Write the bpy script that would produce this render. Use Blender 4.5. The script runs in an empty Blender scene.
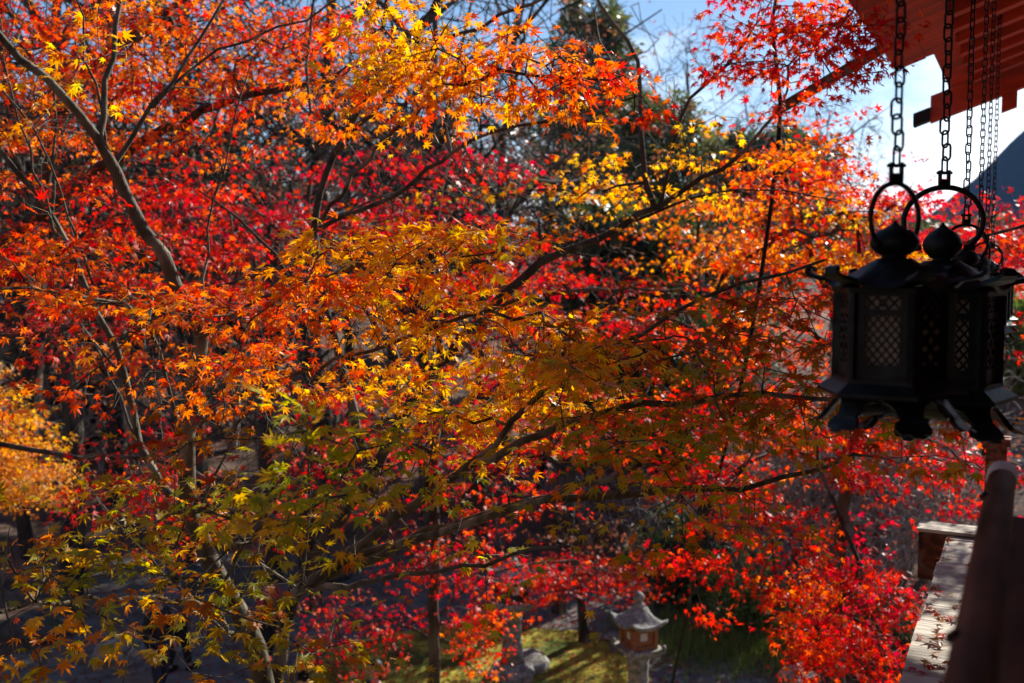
import bpy, bmesh, math, random
import numpy as np
from mathutils import Vector, Matrix, Euler
C = bpy.context
SC = C.scene
COL = SC.collection
R = math.radians
rng = np.random.default_rng(7)
random.seed(7)

# ------------------------------------------------------------------ camera
W, H, LENS, SENS = 1024, 683, 35.0, 36.0
FPX = W * LENS / SENS
PITCH = 3.94
CAMZ = 6.6
cam_d = bpy.data.cameras.new('camera')
cam = bpy.data.objects.new('camera', cam_d)
COL.objects.link(cam)
cam_d.lens, cam_d.sensor_width = LENS, SENS
cam_d.clip_start, cam_d.clip_end = 0.05, 6000
cam.location = (0, 0, CAMZ)
cam.rotation_euler = (R(90 - PITCH), 0, 0)
cam_d.dof.use_dof = True
cam_d.dof.focus_distance = 4.6
cam_d.dof.aperture_fstop = 2.3
SC.camera = cam

# ------------------------------------------------------------------ light
SUN_EL, SUN_AZ = 28.5, 40.0          # azimuth clockwise from the view axis (+Y)
w = bpy.data.worlds.new('World')
SC.world = w
w.use_nodes = True
nt = w.node_tree
nt.nodes.clear()
N = nt.nodes.new
out = N('ShaderNodeOutputWorld'); bg = N('ShaderNodeBackground'); sky = N('ShaderNodeTexSky')
sky.sky_type = 'NISHITA'; sky.sun_disc = False
sky.sun_elevation = R(SUN_EL); sky.sun_rotation = R(SUN_AZ)
sky.air_density = 1.0; sky.dust_density = 0.1; sky.ozone_density = 3.5
tc = N('ShaderNodeTexCoord'); mp = N('ShaderNodeMapping'); no = N('ShaderNodeTexNoise'); rp = N('ShaderNodeValToRGB'); mx = N('ShaderNodeMixRGB')
mp.inputs['Scale'].default_value = (1.0, 1.0, 2.6)
mp.inputs['Location'].default_value = (0.35, 0.1, 0.2)
no.inputs['Scale'].default_value = 2.1; no.inputs['Detail'].default_value = 7; no.inputs['Roughness'].default_value = 0.58
rp.color_ramp.elements[0].position = 0.46; rp.color_ramp.elements[1].position = 0.72
mx.inputs[2].default_value = (16.5, 16.8, 17.2, 1)
L = nt.links.new
L(tc.outputs['Generated'], mp.inputs[0]); L(mp.outputs[0], no.inputs['Vector']); 
# cloud bank thickening low towards the front right, clearer overhead and behind
dp = N('ShaderNodeVectorMath'); dp.operation = 'DOT_PRODUCT'; dp.inputs[1].default_value = (0.85, 0.55, -2.0)
ml = N('ShaderNodeMath'); ml.operation = 'MULTIPLY_ADD'; ml.inputs[1].default_value = 0.62; ml.inputs[2].default_value = -0.19
ad = N('ShaderNodeMath'); ad.operation = 'ADD'
nt.links.new(tc.outputs['Generated'], dp.inputs[0]); nt.links.new(dp.outputs['Value'], ml.inputs[0]); nt.links.new(ml.outputs[0], ad.inputs[0]); nt.links.new(no.outputs['Fac'], ad.inputs[1])
L(ad.outputs[0], rp.inputs[0])
L(rp.outputs[0], mx.inputs[0]); L(sky.outputs[0], mx.inputs[1]); L(mx.outputs[0], bg.inputs[0]); L(bg.outputs[0], out.inputs[0])
bg.inputs[1].default_value = 0.066

sun_d = bpy.data.lights.new('sun', 'SUN'); sun = bpy.data.objects.new('sun', sun_d); COL.objects.link(sun)
sun_d.energy = 5.0; sun_d.angle = R(0.53); sun_d.color = (1.0, 0.93, 0.82)
sdir = Vector((math.sin(R(SUN_AZ)) * math.cos(R(SUN_EL)), math.cos(R(SUN_AZ)) * math.cos(R(SUN_EL)), math.sin(R(SUN_EL))))
sun.rotation_euler = sdir.to_track_quat('Z', 'Y').to_euler()
sun.location = (20, 20, 40)

SC.view_settings.view_transform = 'Standard'
SC.view_settings.look = 'None'
SC.view_settings.gamma = 1
SC.view_settings.use_curve_mapping = False
SC.view_settings.exposure = 1.05
SC.cycles.max_bounces = 8
SC.cycles.diffuse_bounces = 3
SC.cycles.transmission_bounces = 5
SC.cycles.glossy_bounces = 2
SC.cycles.transparent_max_bounces = 4
SC.cycles.use_denoising = True
SC.cycles.sample_clamp_indirect = 6

# ------------------------------------------------------------------ helpers
cp, sp = math.cos(R(PITCH)), math.sin(R(PITCH))
def U(px, py, dep):
    """the world point that stands dep metres ahead of the camera on the ray of a pixel"""
    x, y = (px - W / 2) / FPX, (H / 2 - py) / FPX
    d = (x, cp + y * sp, -sp + y * cp)
    k = dep / d[1]
    return np.array((d[0] * k, dep, CAMZ + d[2] * k))
def dep_for(py, z):
    y = (H / 2 - py) / FPX
    return (z - CAMZ) * (cp + y * sp) / (-sp + y * cp)
def mpp(dep):
    return dep / FPX

def tag(o, label=None, cat=None, group=None, kind=None):
    for k, v in (('label', label), ('category', cat), ('group', group), ('kind', kind)):
        if v: o[k] = v
    return o
def empty(name, loc, label, cat, group=None, rz=0):
    o = bpy.data.objects.new(name, None); COL.objects.link(o)
    o.location = loc; o.rotation_euler = (0, 0, rz); o.empty_display_size = 0.2
    return tag(o, label, cat, group)
def link(name, me, m=None, parent=None, loc=None):
    o = bpy.data.objects.new(name, me); COL.objects.link(o)
    if m and not me.materials: me.materials.append(m)
    if parent: o.parent = parent
    if loc is not None: o.location = loc
    return o
def npmesh(name, verts, faces, smooth=False, col=None):
    """faces: list of index arrays, each (n, k)"""
    me = bpy.data.meshes.new(name)
    verts = np.asarray(verts, np.float32)
    me.vertices.add(len(verts)); me.vertices.foreach_set('co', verts.ravel())
    faces = [np.asarray(f, np.int32) for f in faces if len(f)]
    nl = sum(f.size for f in faces); nf = sum(len(f) for f in faces)
    me.loops.add(nl); me.polygons.add(nf)
    me.loops.foreach_set('vertex_index', np.concatenate([f.ravel() for f in faces]))
    st, s = [], 0
    for f in faces:
        st.append(s + np.arange(len(f)) * f.shape[1]); s += f.size
    me.polygons.foreach_set('loop_start', np.concatenate(st).astype(np.int32))
    me.polygons.foreach_set('use_smooth', np.full(nf, smooth, bool))
    if col is not None:
        a = me.attributes.new('tint', 'FLOAT_COLOR', 'POINT')
        c4 = np.ones((len(verts), 4), np.float32); c4[:, :3] = col
        a.data.foreach_set('color', c4.ravel())
    me.update(calc_edges=True)
    return me
def bmesh_obj(name, bm, m=None, parent=None, loc=None, smooth=False, bevel=0):
    if bevel:
        es = [e for e in bm.edges if len(e.link_faces) == 2 and e.calc_face_angle(0) > 0.6]
        bmesh.ops.bevel(bm, geom=es, offset=bevel, segments=1, affect='EDGES', clamp_overlap=True)
    bmesh.ops.recalc_face_normals(bm, faces=bm.faces[:])
    me = bpy.data.meshes.new(name); bm.to_mesh(me); bm.free()
    if smooth:
        for p in me.polygons: p.use_smooth = True
    return link(name, me, m, parent, loc)
def box(bm, x0, x1, y0, y1, z0, z1, mat=None):
    vs = [bm.verts.new((x, y, z)) for z in (z0, z1) for y in (y0, y1) for x in (x0, x1)]
    if mat is not None:
        for v in vs: v.co = mat @ v.co
    for f in ((0, 1, 3, 2), (4, 6, 7, 5), (0, 4, 5, 1), (2, 3, 7, 6), (0, 2, 6, 4), (1, 5, 7, 3)):
        bm.faces.new([vs[i] for i in f])
    return vs
def sweep(bm, pts, rad, k=8, caps=True, flat=1.0, closed=False):
    """tube along points; rad a number or a list"""
    pts = [Vector(p) for p in pts]; n = len(pts)
    if not hasattr(rad, '__len__'): rad = [rad] * n
    rings = []; up = None
    for i, p in enumerate(pts):
        if closed: t = pts[(i + 1) % n] - pts[i - 1]
        else: t = pts[min(i + 1, n - 1)] - pts[max(i - 1, 0)]
        t.normalize()
        if up is None:
            up = Vector((0, 0, 1)) if abs(t.z) < 0.9 else Vector((1, 0, 0))
        a = t.cross(up).normalized(); b = a.cross(t).normalized(); up = b
        rings.append([bm.verts.new(p + (a * math.cos(2 * math.pi * j / k) + b * flat * math.sin(2 * math.pi * j / k)) * rad[i]) for j in range(k)])
    for i in range(n if closed else n - 1):
        A, B = rings[i], rings[(i + 1) % n]
        for j in range(k):
            bm.faces.new((A[j], A[(j + 1) % k], B[(j + 1) % k], B[j]))
    if caps and not closed:
        bm.faces.new(rings[0][::-1]); bm.faces.new(rings[-1])
    return rings
def lathe(bm, prof, k=16, mat=None):
    """prof: list of (r, z)"""
    rings = []
    for r, z in prof:
        ring = [bm.verts.new((r * math.cos(2 * math.pi * j / k), r * math.sin(2 * math.pi * j / k), z)) for j in range(k)]
        if mat is not None:
            for v in ring: v.co = mat @ v.co
        rings.append(ring)
    for A, B in zip(rings, rings[1:]):
        for j in range(k): bm.faces.new((A[j], A[(j + 1) % k], B[(j + 1) % k], B[j]))
    bm.faces.new(rings[0][::-1]); bm.faces.new(rings[-1])
def prism(bm, pts, z0, z1, mat=None):
    a = [bm.verts.new((x, y, z0)) for x, y in pts]; b = [bm.verts.new((x, y, z1)) for x, y in pts]
    n = len(pts)
    if mat is not None:
        for v in a + b: v.co = mat @ v.co
    bm.faces.new(a[::-1]); bm.faces.new(b)
    for i in range(n): bm.faces.new((a[i], a[(i + 1) % n], b[(i + 1) % n], b[i]))
def copy_tree(o, parent=None):
    c = o.copy(); COL.objects.link(c); c.parent = parent
    for ch in list(o.children): copy_tree(ch, c)
    return c

# ------------------------------------------------------------------ materials
def material(name):
    m = bpy.data.materials.new(name); m.use_nodes = True
    t = m.node_tree; t.nodes.clear()
    o = t.nodes.new('ShaderNodeOutputMaterial')
    return m, t, o
def noise_mat(name, c1, c2, scale=8, rough=0.8, metal=0, bump=0.3, bscale=None, c3=None, stretch=(1, 1, 1), detail=6, lo=0.35, hi=0.65, spec=0.3, coord='Object', bdist=0.02):
    m, t, o = material(name)
    n = t.nodes.new; l = t.links.new
    p = n('ShaderNodeBsdfPrincipled'); tc = n('ShaderNodeTexCoord'); mp = n('ShaderNodeMapping'); no = n('ShaderNodeTexNoise'); r = n('ShaderNodeValToRGB')
    mp.inputs['Scale'].default_value = stretch
    no.inputs['Scale'].default_value = scale; no.inputs['Detail'].default_value = detail
    l(tc.outputs[coord], mp.inputs[0]); l(mp.outputs[0], no.inputs['Vector']); l(no.outputs['Fac'], r.inputs[0])
    e = r.color_ramp.elements
    e[0].position, e[0].color = lo, (*c1, 1); e[1].position, e[1].color = hi, (*c2, 1)
    col = r.outputs[0]
    if c3:
        n2 = n('ShaderNodeTexNoise'); n2.inputs['Scale'].default_value = scale * 0.37; n2.inputs['Detail'].default_value = 5
        l(mp.outputs[0], n2.inputs['Vector'])
        r2 = n('ShaderNodeValToRGB'); r2.color_ramp.elements[0].position = 0.54; r2.color_ramp.elements[1].position = 0.63
        l(n2.outputs['Fac'], r2.inputs[0])
        mx = n('ShaderNodeMixRGB'); mx.inputs[2].default_value = (*c3, 1)
        l(r2.outputs[0], mx.inputs[0]); l(col, mx.inputs[1]); col = mx.outputs[0]
    l(col, p.inputs['Base Color'])
    p.inputs['Roughness'].default_value = rough; p.inputs['Metallic'].default_value = metal
    p.inputs['Specular IOR Level'].default_value = spec
    if bump:
        b = n('ShaderNodeBump'); b.inputs['Strength'].default_value = bump; b.inputs['Distance'].default_value = bdist
        n3 = n('ShaderNodeTexNoise'); n3.inputs['Scale'].default_value = bscale or scale * 2.5; n3.inputs['Detail'].default_value = 5
        l(mp.outputs[0], n3.inputs['Vector']); l(n3.outputs['Fac'], b.inputs['Height']); l(b.outputs[0], p.inputs['Normal'])
    l(p.outputs[0], o.inputs[0])
    return m
def leaf_mat(name, trans=0.5, gloss=0.35):
    m, t, o = material(name)
    n = t.nodes.new; l = t.links.new
    at = n('ShaderNodeAttribute'); at.attribute_name = 'tint'
    p = n('ShaderNodeBsdfPrincipled'); tr = n('ShaderNodeBsdfTranslucent'); ms = n('ShaderNodeMixShader')
    hs = n('ShaderNodeHueSaturation'); hs.inputs['Saturation'].default_value = 1.12; hs.inputs['Value'].default_value = 1.25
    l(at.outputs['Color'], p.inputs['Base Color']); l(at.outputs['Color'], hs.inputs['Color']); l(hs.outputs[0], tr.inputs['Color'])
    p.inputs['Roughness'].default_value = 0.42; p.inputs['Specular IOR Level'].default_value = gloss
    ms.inputs[0].default_value = trans
    l(p.outputs[0], ms.inputs[1]); l(tr.outputs[0], ms.inputs[2]); l(ms.outputs[0], o.inputs[0])
    return m
M = {}
M['leaf'] = leaf_mat('maple_leaf', 0.62)
M['needle'] = leaf_mat('evergreen_leaf', 0.25, 0.5)
M['bark'] = noise_mat('maple_bark', (0.036, 0.032, 0.019), (0.10, 0.085, 0.054), 14, 0.8, bump=0.6, c3=(0.18, 0.17, 0.115), stretch=(1, 1, 0.45))
M['dark_bark'] = noise_mat('dark_bark', (0.022, 0.018, 0.014), (0.075, 0.06, 0.045), 9, 0.9, bump=0.8, c3=(0.13, 0.12, 0.09), stretch=(1, 1, 0.3))
M['pale_bark'] = noise_mat('pale_bark', (0.22, 0.18, 0.155), (0.46, 0.40, 0.36), 10, 0.85, bump=0.4, stretch=(1, 1, 0.4))
M['moss_bark'] = noise_mat('mossy_bark', (0.02, 0.016, 0.012), (0.06, 0.048, 0.036), 7, 0.9, bump=0.8, c3=(0.05, 0.085, 0.02), stretch=(1, 1, 0.5))
M['bronze'] = noise_mat('dark_bronze', (0.003, 0.005, 0.006), (0.009, 0.016, 0.018), 30, 0.55, metal=0.4, bump=0.4, c3=(0.012, 0.026, 0.027), bdist=0.005, detail=9)
M['iron'] = noise_mat('dark_iron', (0.008, 0.008, 0.008), (0.022, 0.02, 0.018), 60, 0.55, metal=0.7, bump=0.3, bdist=0.002)
M['paper'] = noise_mat('lantern_paper', (0.5, 0.475, 0.42), (0.62, 0.585, 0.52), 20, 0.9, bump=0.1)
M['vermilion'] = noise_mat('vermilion_paint', (0.27, 0.026, 0.011), (0.5, 0.055, 0.016), 9, 0.6, bump=0.35, c3=(0.24, 0.035, 0.018), stretch=(.25, 1.6, 1), lo=.3, hi=.7, detail=9, bdist=.006)
M['red_wood'] = noise_mat('worn_red_wood', (0.06, 0.022, 0.014), (0.2, 0.07, 0.038), 22, 0.75, bump=0.6, spec=0.12, c3=(0.16, 0.10, 0.07), stretch=(1, 0.12, 1), detail=9, bdist=.004)
M['floor_wood'] = noise_mat('weathered_floor_wood', (0.34, 0.3, 0.25), (0.6, 0.55, 0.46), 9, 0.8, bump=0.5, c3=(0.22, 0.19, 0.155), stretch=(0.25, 2.0, 1))
M['white_paint'] = noise_mat('white_paint', (0.74, 0.73, 0.7), (0.82, 0.81, 0.78), 12, 0.6, bump=0.1)
M['plaster'] = noise_mat('white_plaster', (0.7, 0.68, 0.64), (0.8, 0.78, 0.74), 3, 0.9, bump=0.1)
M['bark_roof'] = noise_mat('cypress_bark_roof', (0.05, 0.04, 0.03), (0.12, 0.1, 0.075), 12, 0.95, bump=0.7, stretch=(1, 1, 4))
M['stone'] = noise_mat('granite', (0.15, 0.145, 0.13), (0.34, 0.33, 0.31), 14, 0.85, bump=0.5, c3=(0.13, 0.14, 0.1), detail=9)
M['dark_stone'] = noise_mat('dark_stone', (0.05, 0.047, 0.045), (0.12, 0.115, 0.11), 5, 0.9, bump=0.7, c3=(0.07, 0.085, 0.035), detail=9)
M['orange_wood'] = noise_mat('orange_wood', (0.2, 0.07, 0.022), (0.3, 0.115, 0.036), 9, 0.6, bump=0.2, stretch=(1, 1, 3))
M['earth'] = noise_mat('leaf_litter_earth', (0.08, 0.055, 0.045), (0.22, 0.15, 0.115), 1.3, 0.95, bump=0.9, bscale=9, c3=(0.26, 0.12, 0.085), detail=10, bdist=0.02, spec=0.1)
M['path'] = noise_mat('grey_path', (0.10, 0.096, 0.094), (0.2, 0.19, 0.18), 3, 0.9, bump=0.5, bscale=40, c3=(0.2, 0.15, 0.12), detail=9)
M['moss'] = noise_mat('moss_turf', (0.16, 0.16, 0.026), (0.5, 0.44, 0.06), 2.2, 0.95, bump=0.9, bscale=18, c3=(0.09, 0.13, 0.025), detail=9, bdist=0.02, spec=0.1)
M['hazed_forest'] = noise_mat('far_forest_haze_blue', (0.005, 0.016, 0.028), (0.013, 0.03, 0.046), 0.02, 0.95, bump=1, bscale=0.09, c3=(0.016, 0.028, 0.04), detail=10, bdist=6, spec=0.0, coord='Object')  # blue of distant haze painted into the forest's base colour
M['green_leafage'] = M['needle']

# ------------------------------------------------------------------ foliage builders
def leaf_template(n=7, full=True):
    if n == 7:
        lob = [(-128, .42), (-82, .74), (-40, .95), (0, 1.05), (40, .95), (82, .74), (128, .42)]
    else:
        lob = [(-105, .62), (-50, .92), (0, 1.05), (50, .92), (105, .62)]
    v = [(0, 0, 0)]; tip = [0.0]
    v.append((-.05, -.06, 0)); tip.append(0)
    for i, (a, l) in enumerate(lob):
        if i:
            am = (a + lob[i - 1][0]) / 2; rs = .34
            v.append((rs * math.sin(R(am)), rs * math.cos(R(am)), -0.02)); tip.append(.15)
        if full:
            for s, f in ((-11.5, .56), (0, 1), (11.5, .56)):
                aa = R(a + s); v.append((l * f * math.sin(aa), l * f * math.cos(aa), (-.02 if s else -.2 * l))); tip.append(1 if not s else .5)
        else:
            aa = R(a); v.append((l * math.sin(aa), l * math.cos(aa), -.18 * l)); tip.append(1)
    v.append((.05, -.06, 0)); tip.append(0)
    v = np.array(v, np.float32); v[:, :2] *= 0.62
    v[:, 2] *= 0.55
    k = len(v)
    f = np.array([(0, i + 1, i) for i in range(1, k - 1)] + [(0, 1, k - 1)], np.int32)
    return v, f, np.array(tip, np.float32)
LEAF7 = leaf_template(7, True)
LEAF5 = leaf_template(5, False)
def clump_template():
    v, f = [], []
    for i in range(5):
        a = 2 * math.pi * i / 5 + .3; e = (.25, -.2, .35, .1, -.1)[i]
        d = np.array((math.cos(a), math.sin(a), e)); s = np.array((-math.sin(a), math.cos(a), .4)) * .2
        b = len(v); v += [d * .06, d * .55 + s, d * 1.0, d * .5 - s]; f.append((b, b + 1, b + 2, b + 3))
    return np.array(v, np.float32), np.array(f, np.int32), np.array([.2, .6, 1, .6] * 5, np.float32)
CLUMP = clump_template()

def norm(a):
    return a / np.maximum(np.linalg.norm(a, axis=-1, keepdims=True), 1e-9)
PAL = dict(
    red=[((.62, .03, .018), 4), ((.44, .016, .022), 3), ((.72, .09, .016), 2), ((.34, .03, .02), 1.5)],
    crimson=[((.54, .018, .034), 4), ((.62, .035, .02), 3), ((.38, .014, .034), 2.5), ((.62, .09, .06), 1.5), ((.3, .03, .02), 1.2)],
    pink=[((.50, .045, .05), 3), ((.56, .03, .03), 3), ((.6, .16, .1), 2)],
    orange=[((.76, .19, .012), 4), ((.80, .30, .018), 3), ((.70, .08, .012), 3)],
    redorange=[((.68, .065, .012), 4), ((.62, .02, .014), 3), ((.74, .17, .014), 3)],
    gold=[((.82, .44, .022), 4), ((.80, .31, .016), 3), ((.76, .52, .04), 2), ((.72, .15, .012), 1)],
    yellow=[((.76, .46, .03), 4), ((.60, .46, .03), 3), ((.78, .3, .02), 3)],
    lime=[((.46, .42, .03), 4), ((.30, .34, .03), 3), ((.66, .42, .03), 2)],
    olive=[((.50, .33, .025), 4), ((.38, .33, .03), 3), ((.52, .18, .016), 2.5), ((.26, .28, .03), 1.8)],
    rust=[((.40, .14, .018), 4), ((.36, .2, .022), 3), ((.40, .06, .014), 3), ((.26, .2, .025), 1.5)],
    tan=[((.62, .33, .09), 3), ((.66, .26, .05), 3), ((.6, .4, .12), 2)],
    brown=[((.2, .1, .06), 3), ((.26, .09, .05), 2)],
    green=[((.055, .095, .03), 4), ((.085, .13, .035), 3), ((.03, .06, .025), 3)],
    midgreen=[((.14, .2, .055), 3), ((.08, .13, .04), 3), ((.2, .21, .07), 2), ((.2, .13, .06), 1)],
    lightgreen=[((.13, .22, .045), 3), ((.18, .24, .05), 2)],
)
def pick(pal, n):
    p = PAL[pal]; wv = np.array([b for _, b in p], float); wv /= wv.sum()
    return np.array([a for a, _ in p])[rng.choice(len(p), n, p=wv)]

def leaf_mesh(name, P, axis, nrm, size, col, tpl, tipfac=(1.0, .8, .85), curl=1.0):
    v, f, tip = tpl
    n = len(P)
    y = norm(axis); x = norm(np.cross(y, nrm)); z = np.cross(x, y)
    sx = (size * rng.uniform(.8, 1.1, n))[:, None]
    cz = (size * rng.uniform(-.8, 2.6, n) * curl)[:, None]
    V = P[:, None] + v[None, :, 0:1] * (x * sx)[:, None] + v[None, :, 1:2] * (y * size[:, None])[:, None] + v[None, :, 2:3] * (z * cz)[:, None]
    F = (f[None] + (np.arange(n) * len(v))[:, None, None]).reshape(-1, f.shape[1])
    tf = np.array(tipfac)
    cc = col[:, None] * (1 + (tf - 1)[None, None] * tip[None, :, None])
    return npmesh(name, V.reshape(-1, 3), [F], False, cc.reshape(-1, 3))

def catmull(pts, step):
    pts = [np.asarray(p, float) for p in pts]
    P = [2 * pts[0] - pts[1]] + pts + [2 * pts[-1] - pts[-2]]
    o = []; ts = []
    for i in range(1, len(P) - 2):
        n = max(1, int(np.linalg.norm(P[i + 1] - P[i]) / step))
        for j in range(n):
            t = j / n; a, b, c, d = P[i - 1], P[i], P[i + 1], P[i + 2]
            o.append(.5 * ((2 * b) + (c - a) * t + (2 * a - 5 * b + 4 * c - d) * t * t + (3 * b - a - 3 * c + d) * t ** 3)); ts.append(i - 1 + t)
    o.append(pts[-1]); ts.append(len(pts) - 1)
    return np.array(o), np.array(ts)

class Tree:
    def __init__(s, base):
        s.base = np.asarray(base, float)
        s.P = np.zeros((4096, 3)); s.D = np.zeros((4096, 3)); s.par = []; s.rmin = []; s.n = 0
        s.tips = []                     # (node, palette, number of leaves, spread, size)
    def add(s, p, par, rmin=0.0):
        if s.n == len(s.P):
            s.P = np.vstack([s.P, np.zeros_like(s.P)]); s.D = np.vstack([s.D, np.zeros_like(s.D)])
        p = np.asarray(p, float)
        s.P[s.n] = p
        d = p - s.P[par] if par >= 0 else np.array((0, 0, 1.))
        s.D[s.n] = d / max(np.linalg.norm(d), 1e-9)
        s.par.append(par); s.rmin.append(rmin); s.n += 1
        return s.n - 1
    def nearest(s, p):
        return int(np.argmin(((s.P[:s.n] - p) ** 2).sum(1)))
    def limb(s, pts, r0, r1, step=.16, wob=.012, attach=True):
        o, t = catmull(pts, step)
        rr = r0 + (r1 - r0) * (t / t[-1]) ** .8
        if s.n == 0: par = s.add(o[0], -1, rr[0])
        else:
            par = s.nearest(o[0])
            if np.linalg.norm(s.P[par] - o[0]) > .02: par = s.add(o[0], par, rr[0])
        for q, r_ in zip(o[1:], rr[1:]):
            par = s.add(q + rng.normal(0, wob, 3), par, r_)
        return par
    def grow(s, A, step=.15, wob=.14, arch=.12, lo=None):
        """grow a twig from the nearest suitable node to each point of A, nearest first; returns the nodes at A"""
        d0 = np.array([np.sqrt(((s.P[:s.n] - a) ** 2).sum(1).min()) for a in A])
        ids = np.zeros(len(A), int)
        for k in np.argsort(d0):
            a = A[k]
            V = a - s.P[:s.n]; d = np.sqrt((V ** 2).sum(1)) + 1e-6
            cosv = (V * s.D[:s.n]).sum(1) / d
            cost = d * (1.45 - .6 * cosv)
            if lo is not None: cost = cost + 50 * (s.P[:s.n, 2] < lo)
            i = int(np.argmin(cost)); di = d[i]
            n = max(1, int(round(di / step)))
            p0 = s.P[i].copy(); dr = s.D[i] * .5 + V[i] / di * .5
            c = p0 + dr * di * .5 + np.array((0, 0, arch * di))
            par = i
            for j in range(1, n + 1):
                t = j / n
                q = (1 - t) ** 2 * p0 + 2 * t * (1 - t) * c + t * t * a
                if j < n: q = q + rng.normal(0, 1, 3) * min(step, di / n) * wob
                par = s.add(q, par)
            ids[k] = par
        return ids
    def radii(s, tip=.0014, e=2.35):
        n = s.n; acc = np.zeros(n); r = np.zeros(n)
        for i in range(n - 1, -1, -1):
            ri = max(tip, acc[i] ** (1 / e) if acc[i] > 0 else tip)
            r[i] = max(ri, s.rmin[i]); p = s.par[i]
            if p >= 0: acc[p] += min(ri, r[i]) ** e
        # no child thicker than its parent
        for i in range(1, n):
            r[i] = min(r[i], r[s.par[i]] * 1.0 + 1e-5) if s.rmin[i] == 0 else r[i]
        return r
    def tube_mesh(s, name, tip=.0014, thick=.012, e=2.35):
        n = s.n; r = s.radii(tip, e); par = s.par
        main = np.full(n, -1); 
        for i in range(1, n):
            p = par[i]
            if main[p] < 0 or r[i] > r[main[p]]: main[p] = i
        chains = []; cid = np.full(n, -1)
        for i in range(n):
            p = par[i]
            if p >= 0 and main[p] == i:
                cid[i] = cid[p]; chains[cid[p]].append(i)
            else:
                cid[i] = len(chains); chains.append([i])
        out_v, out_f = [], []; base = 0
        groups = {4: ([], []), 9: ([], []), 3: ([], [])}
        for ch in chains:
            rmax = r[ch[0]]
            if len(ch) == 1 and par[ch[0]] < 0: continue
            k = 9 if rmax > thick else (4 if rmax > .004 else 3)
            idx = ch; P = s.P[ch]; rr = r[ch]
            if par[ch[0]] >= 0:
                P = np.vstack([s.P[par[ch[0]]], P]); rr = np.concatenate([[min(rr[0] * 1.35, r[par[ch[0]]])], rr])
            T = np.gradient(P, axis=0); T = norm(T)
            m = norm((P[-1] - P[0])[None])[0]
            ref = np.array((1., 0, 0)) if abs(m[2]) > .7 else np.array((0, 0, 1.))
            groups[k][0].append((P, rr, T, ref))
        for k, (lst, _) in groups.items():
            if not lst: continue
            P = np.vstack([a[0] for a in lst]); rr = np.concatenate([a[1] for a in lst]); T = np.vstack([a[2] for a in lst])
            ref = np.vstack([np.repeat(a[3][None], len(a[0]), 0) for a in lst])
            A = norm(np.cross(T, ref)); B = np.cross(A, T)
            ang = np.arange(k) * 2 * math.pi / k
            V = P[:, None] + (A[:, None] * np.cos(ang)[None, :, None] + B[:, None] * np.sin(ang)[None, :, None]) * rr[:, None, None]
            starts = np.concatenate([np.arange(len(a[0]) - 1) + o for a, o in zip(lst, np.cumsum([0] + [len(a[0]) for a in lst[:-1]]))])
            j = np.arange(k); j2 = (j + 1) % k
            F = np.stack([starts[:, None] * k + j, starts[:, None] * k + j2, (starts[:, None] + 1) * k + j2, (starts[:, None] + 1) * k + j], -1).reshape(-1, 4)
            out_v.append(V.reshape(-1, 3)); out_f.append(F + base); base += len(P) * k
        V = np.vstack(out_v) - s.base
        return npmesh(name, V, out_f, True)
    def cluster(s, c, rad, n, pal, m=9, spread=.16, size=.075, tier=.28, step=.15, tilt=.4, droop=.25, slope=(0, 0), twist=.3, flat=.15):
        """leaf sprays in tiers inside an ellipsoid"""
        c = np.asarray(c, float); rad = np.asarray(rad, float)
        q = rng.normal(0, 1, (n, 3)); q = norm(q) * (rng.uniform(0, 1, (n, 1)) ** (1 / 2.4))
        q = q * rad
        if tier:
            ph = rng.uniform(0, 1)
            q[:, 2] = (np.round(q[:, 2] / tier + ph) - ph) * tier + rng.normal(0, tier * .16, n)
        q[:, 2] += q[:, 0] * slope[0] + q[:, 1] * slope[1]
        ids = s.grow(c + q, step)
        s.tips.append((ids, pal, m, spread, size, tilt, droop, flat))
    def leaves(s, name, tpl, mat, parent, mixp=.25, jitter=.16, curl=1.0, mname='crown'):
        Ps, Ax, Nr, Sz, Cl = [], [], [], [], []
        for ids, pal, m, spread, size, tilt, droop, flat in s.tips:
            k = len(ids); cnt = np.maximum(1, rng.poisson(m, k)); rep = np.repeat(np.arange(k), cnt); n = len(rep)
            tp = s.P[ids][rep]; td = s.D[ids][rep]
            ang = rng.uniform(0, 2 * math.pi, n); rad = spread * np.sqrt(rng.uniform(0, 1, n))
            h = td.copy(); h[:, 2] *= .4; h = norm(h)
            off = np.stack([np.cos(ang) * rad, np.sin(ang) * rad, rng.normal(0, flat * spread, n)], -1) + h * (spread * .35)
            sn = norm(np.stack([rng.normal(0, .2, k), rng.normal(0, .2, k), np.ones(k)], -1))[rep]
            off[:, 2] -= (off * sn)[:, :2].sum(1)
            Ps.append(tp + off)
            ax = off / (spread + 1e-6) + h * .5 + rng.normal(0, .35, (n, 3)); ax[:, 2] -= droop + rng.uniform(0, droop, n)
            Ax.append(norm(ax)); Nr.append(norm(sn + rng.normal(0, tilt, (n, 3))))
            Sz.append(size * rng.uniform(.5, 1.28, n))
            cb = pick(pal, k)[rep]; alt = pick(pal, n); w_ = rng.uniform(0, 1, n) < mixp
            cb = np.where(w_[:, None], alt, cb)
            Cl.append(np.clip(cb * rng.lognormal(0, jitter, (n, 1)) * rng.lognormal(0, jitter * .35, (n, 3)), 0.004, .9))
        P = np.vstack(Ps) - s.base
        me = leaf_mesh(name, P, np.vstack(Ax), np.vstack(Nr), np.concatenate(Sz), np.vstack(Cl), tpl, curl=curl)
        return link(mname, me, mat, parent)
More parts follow.
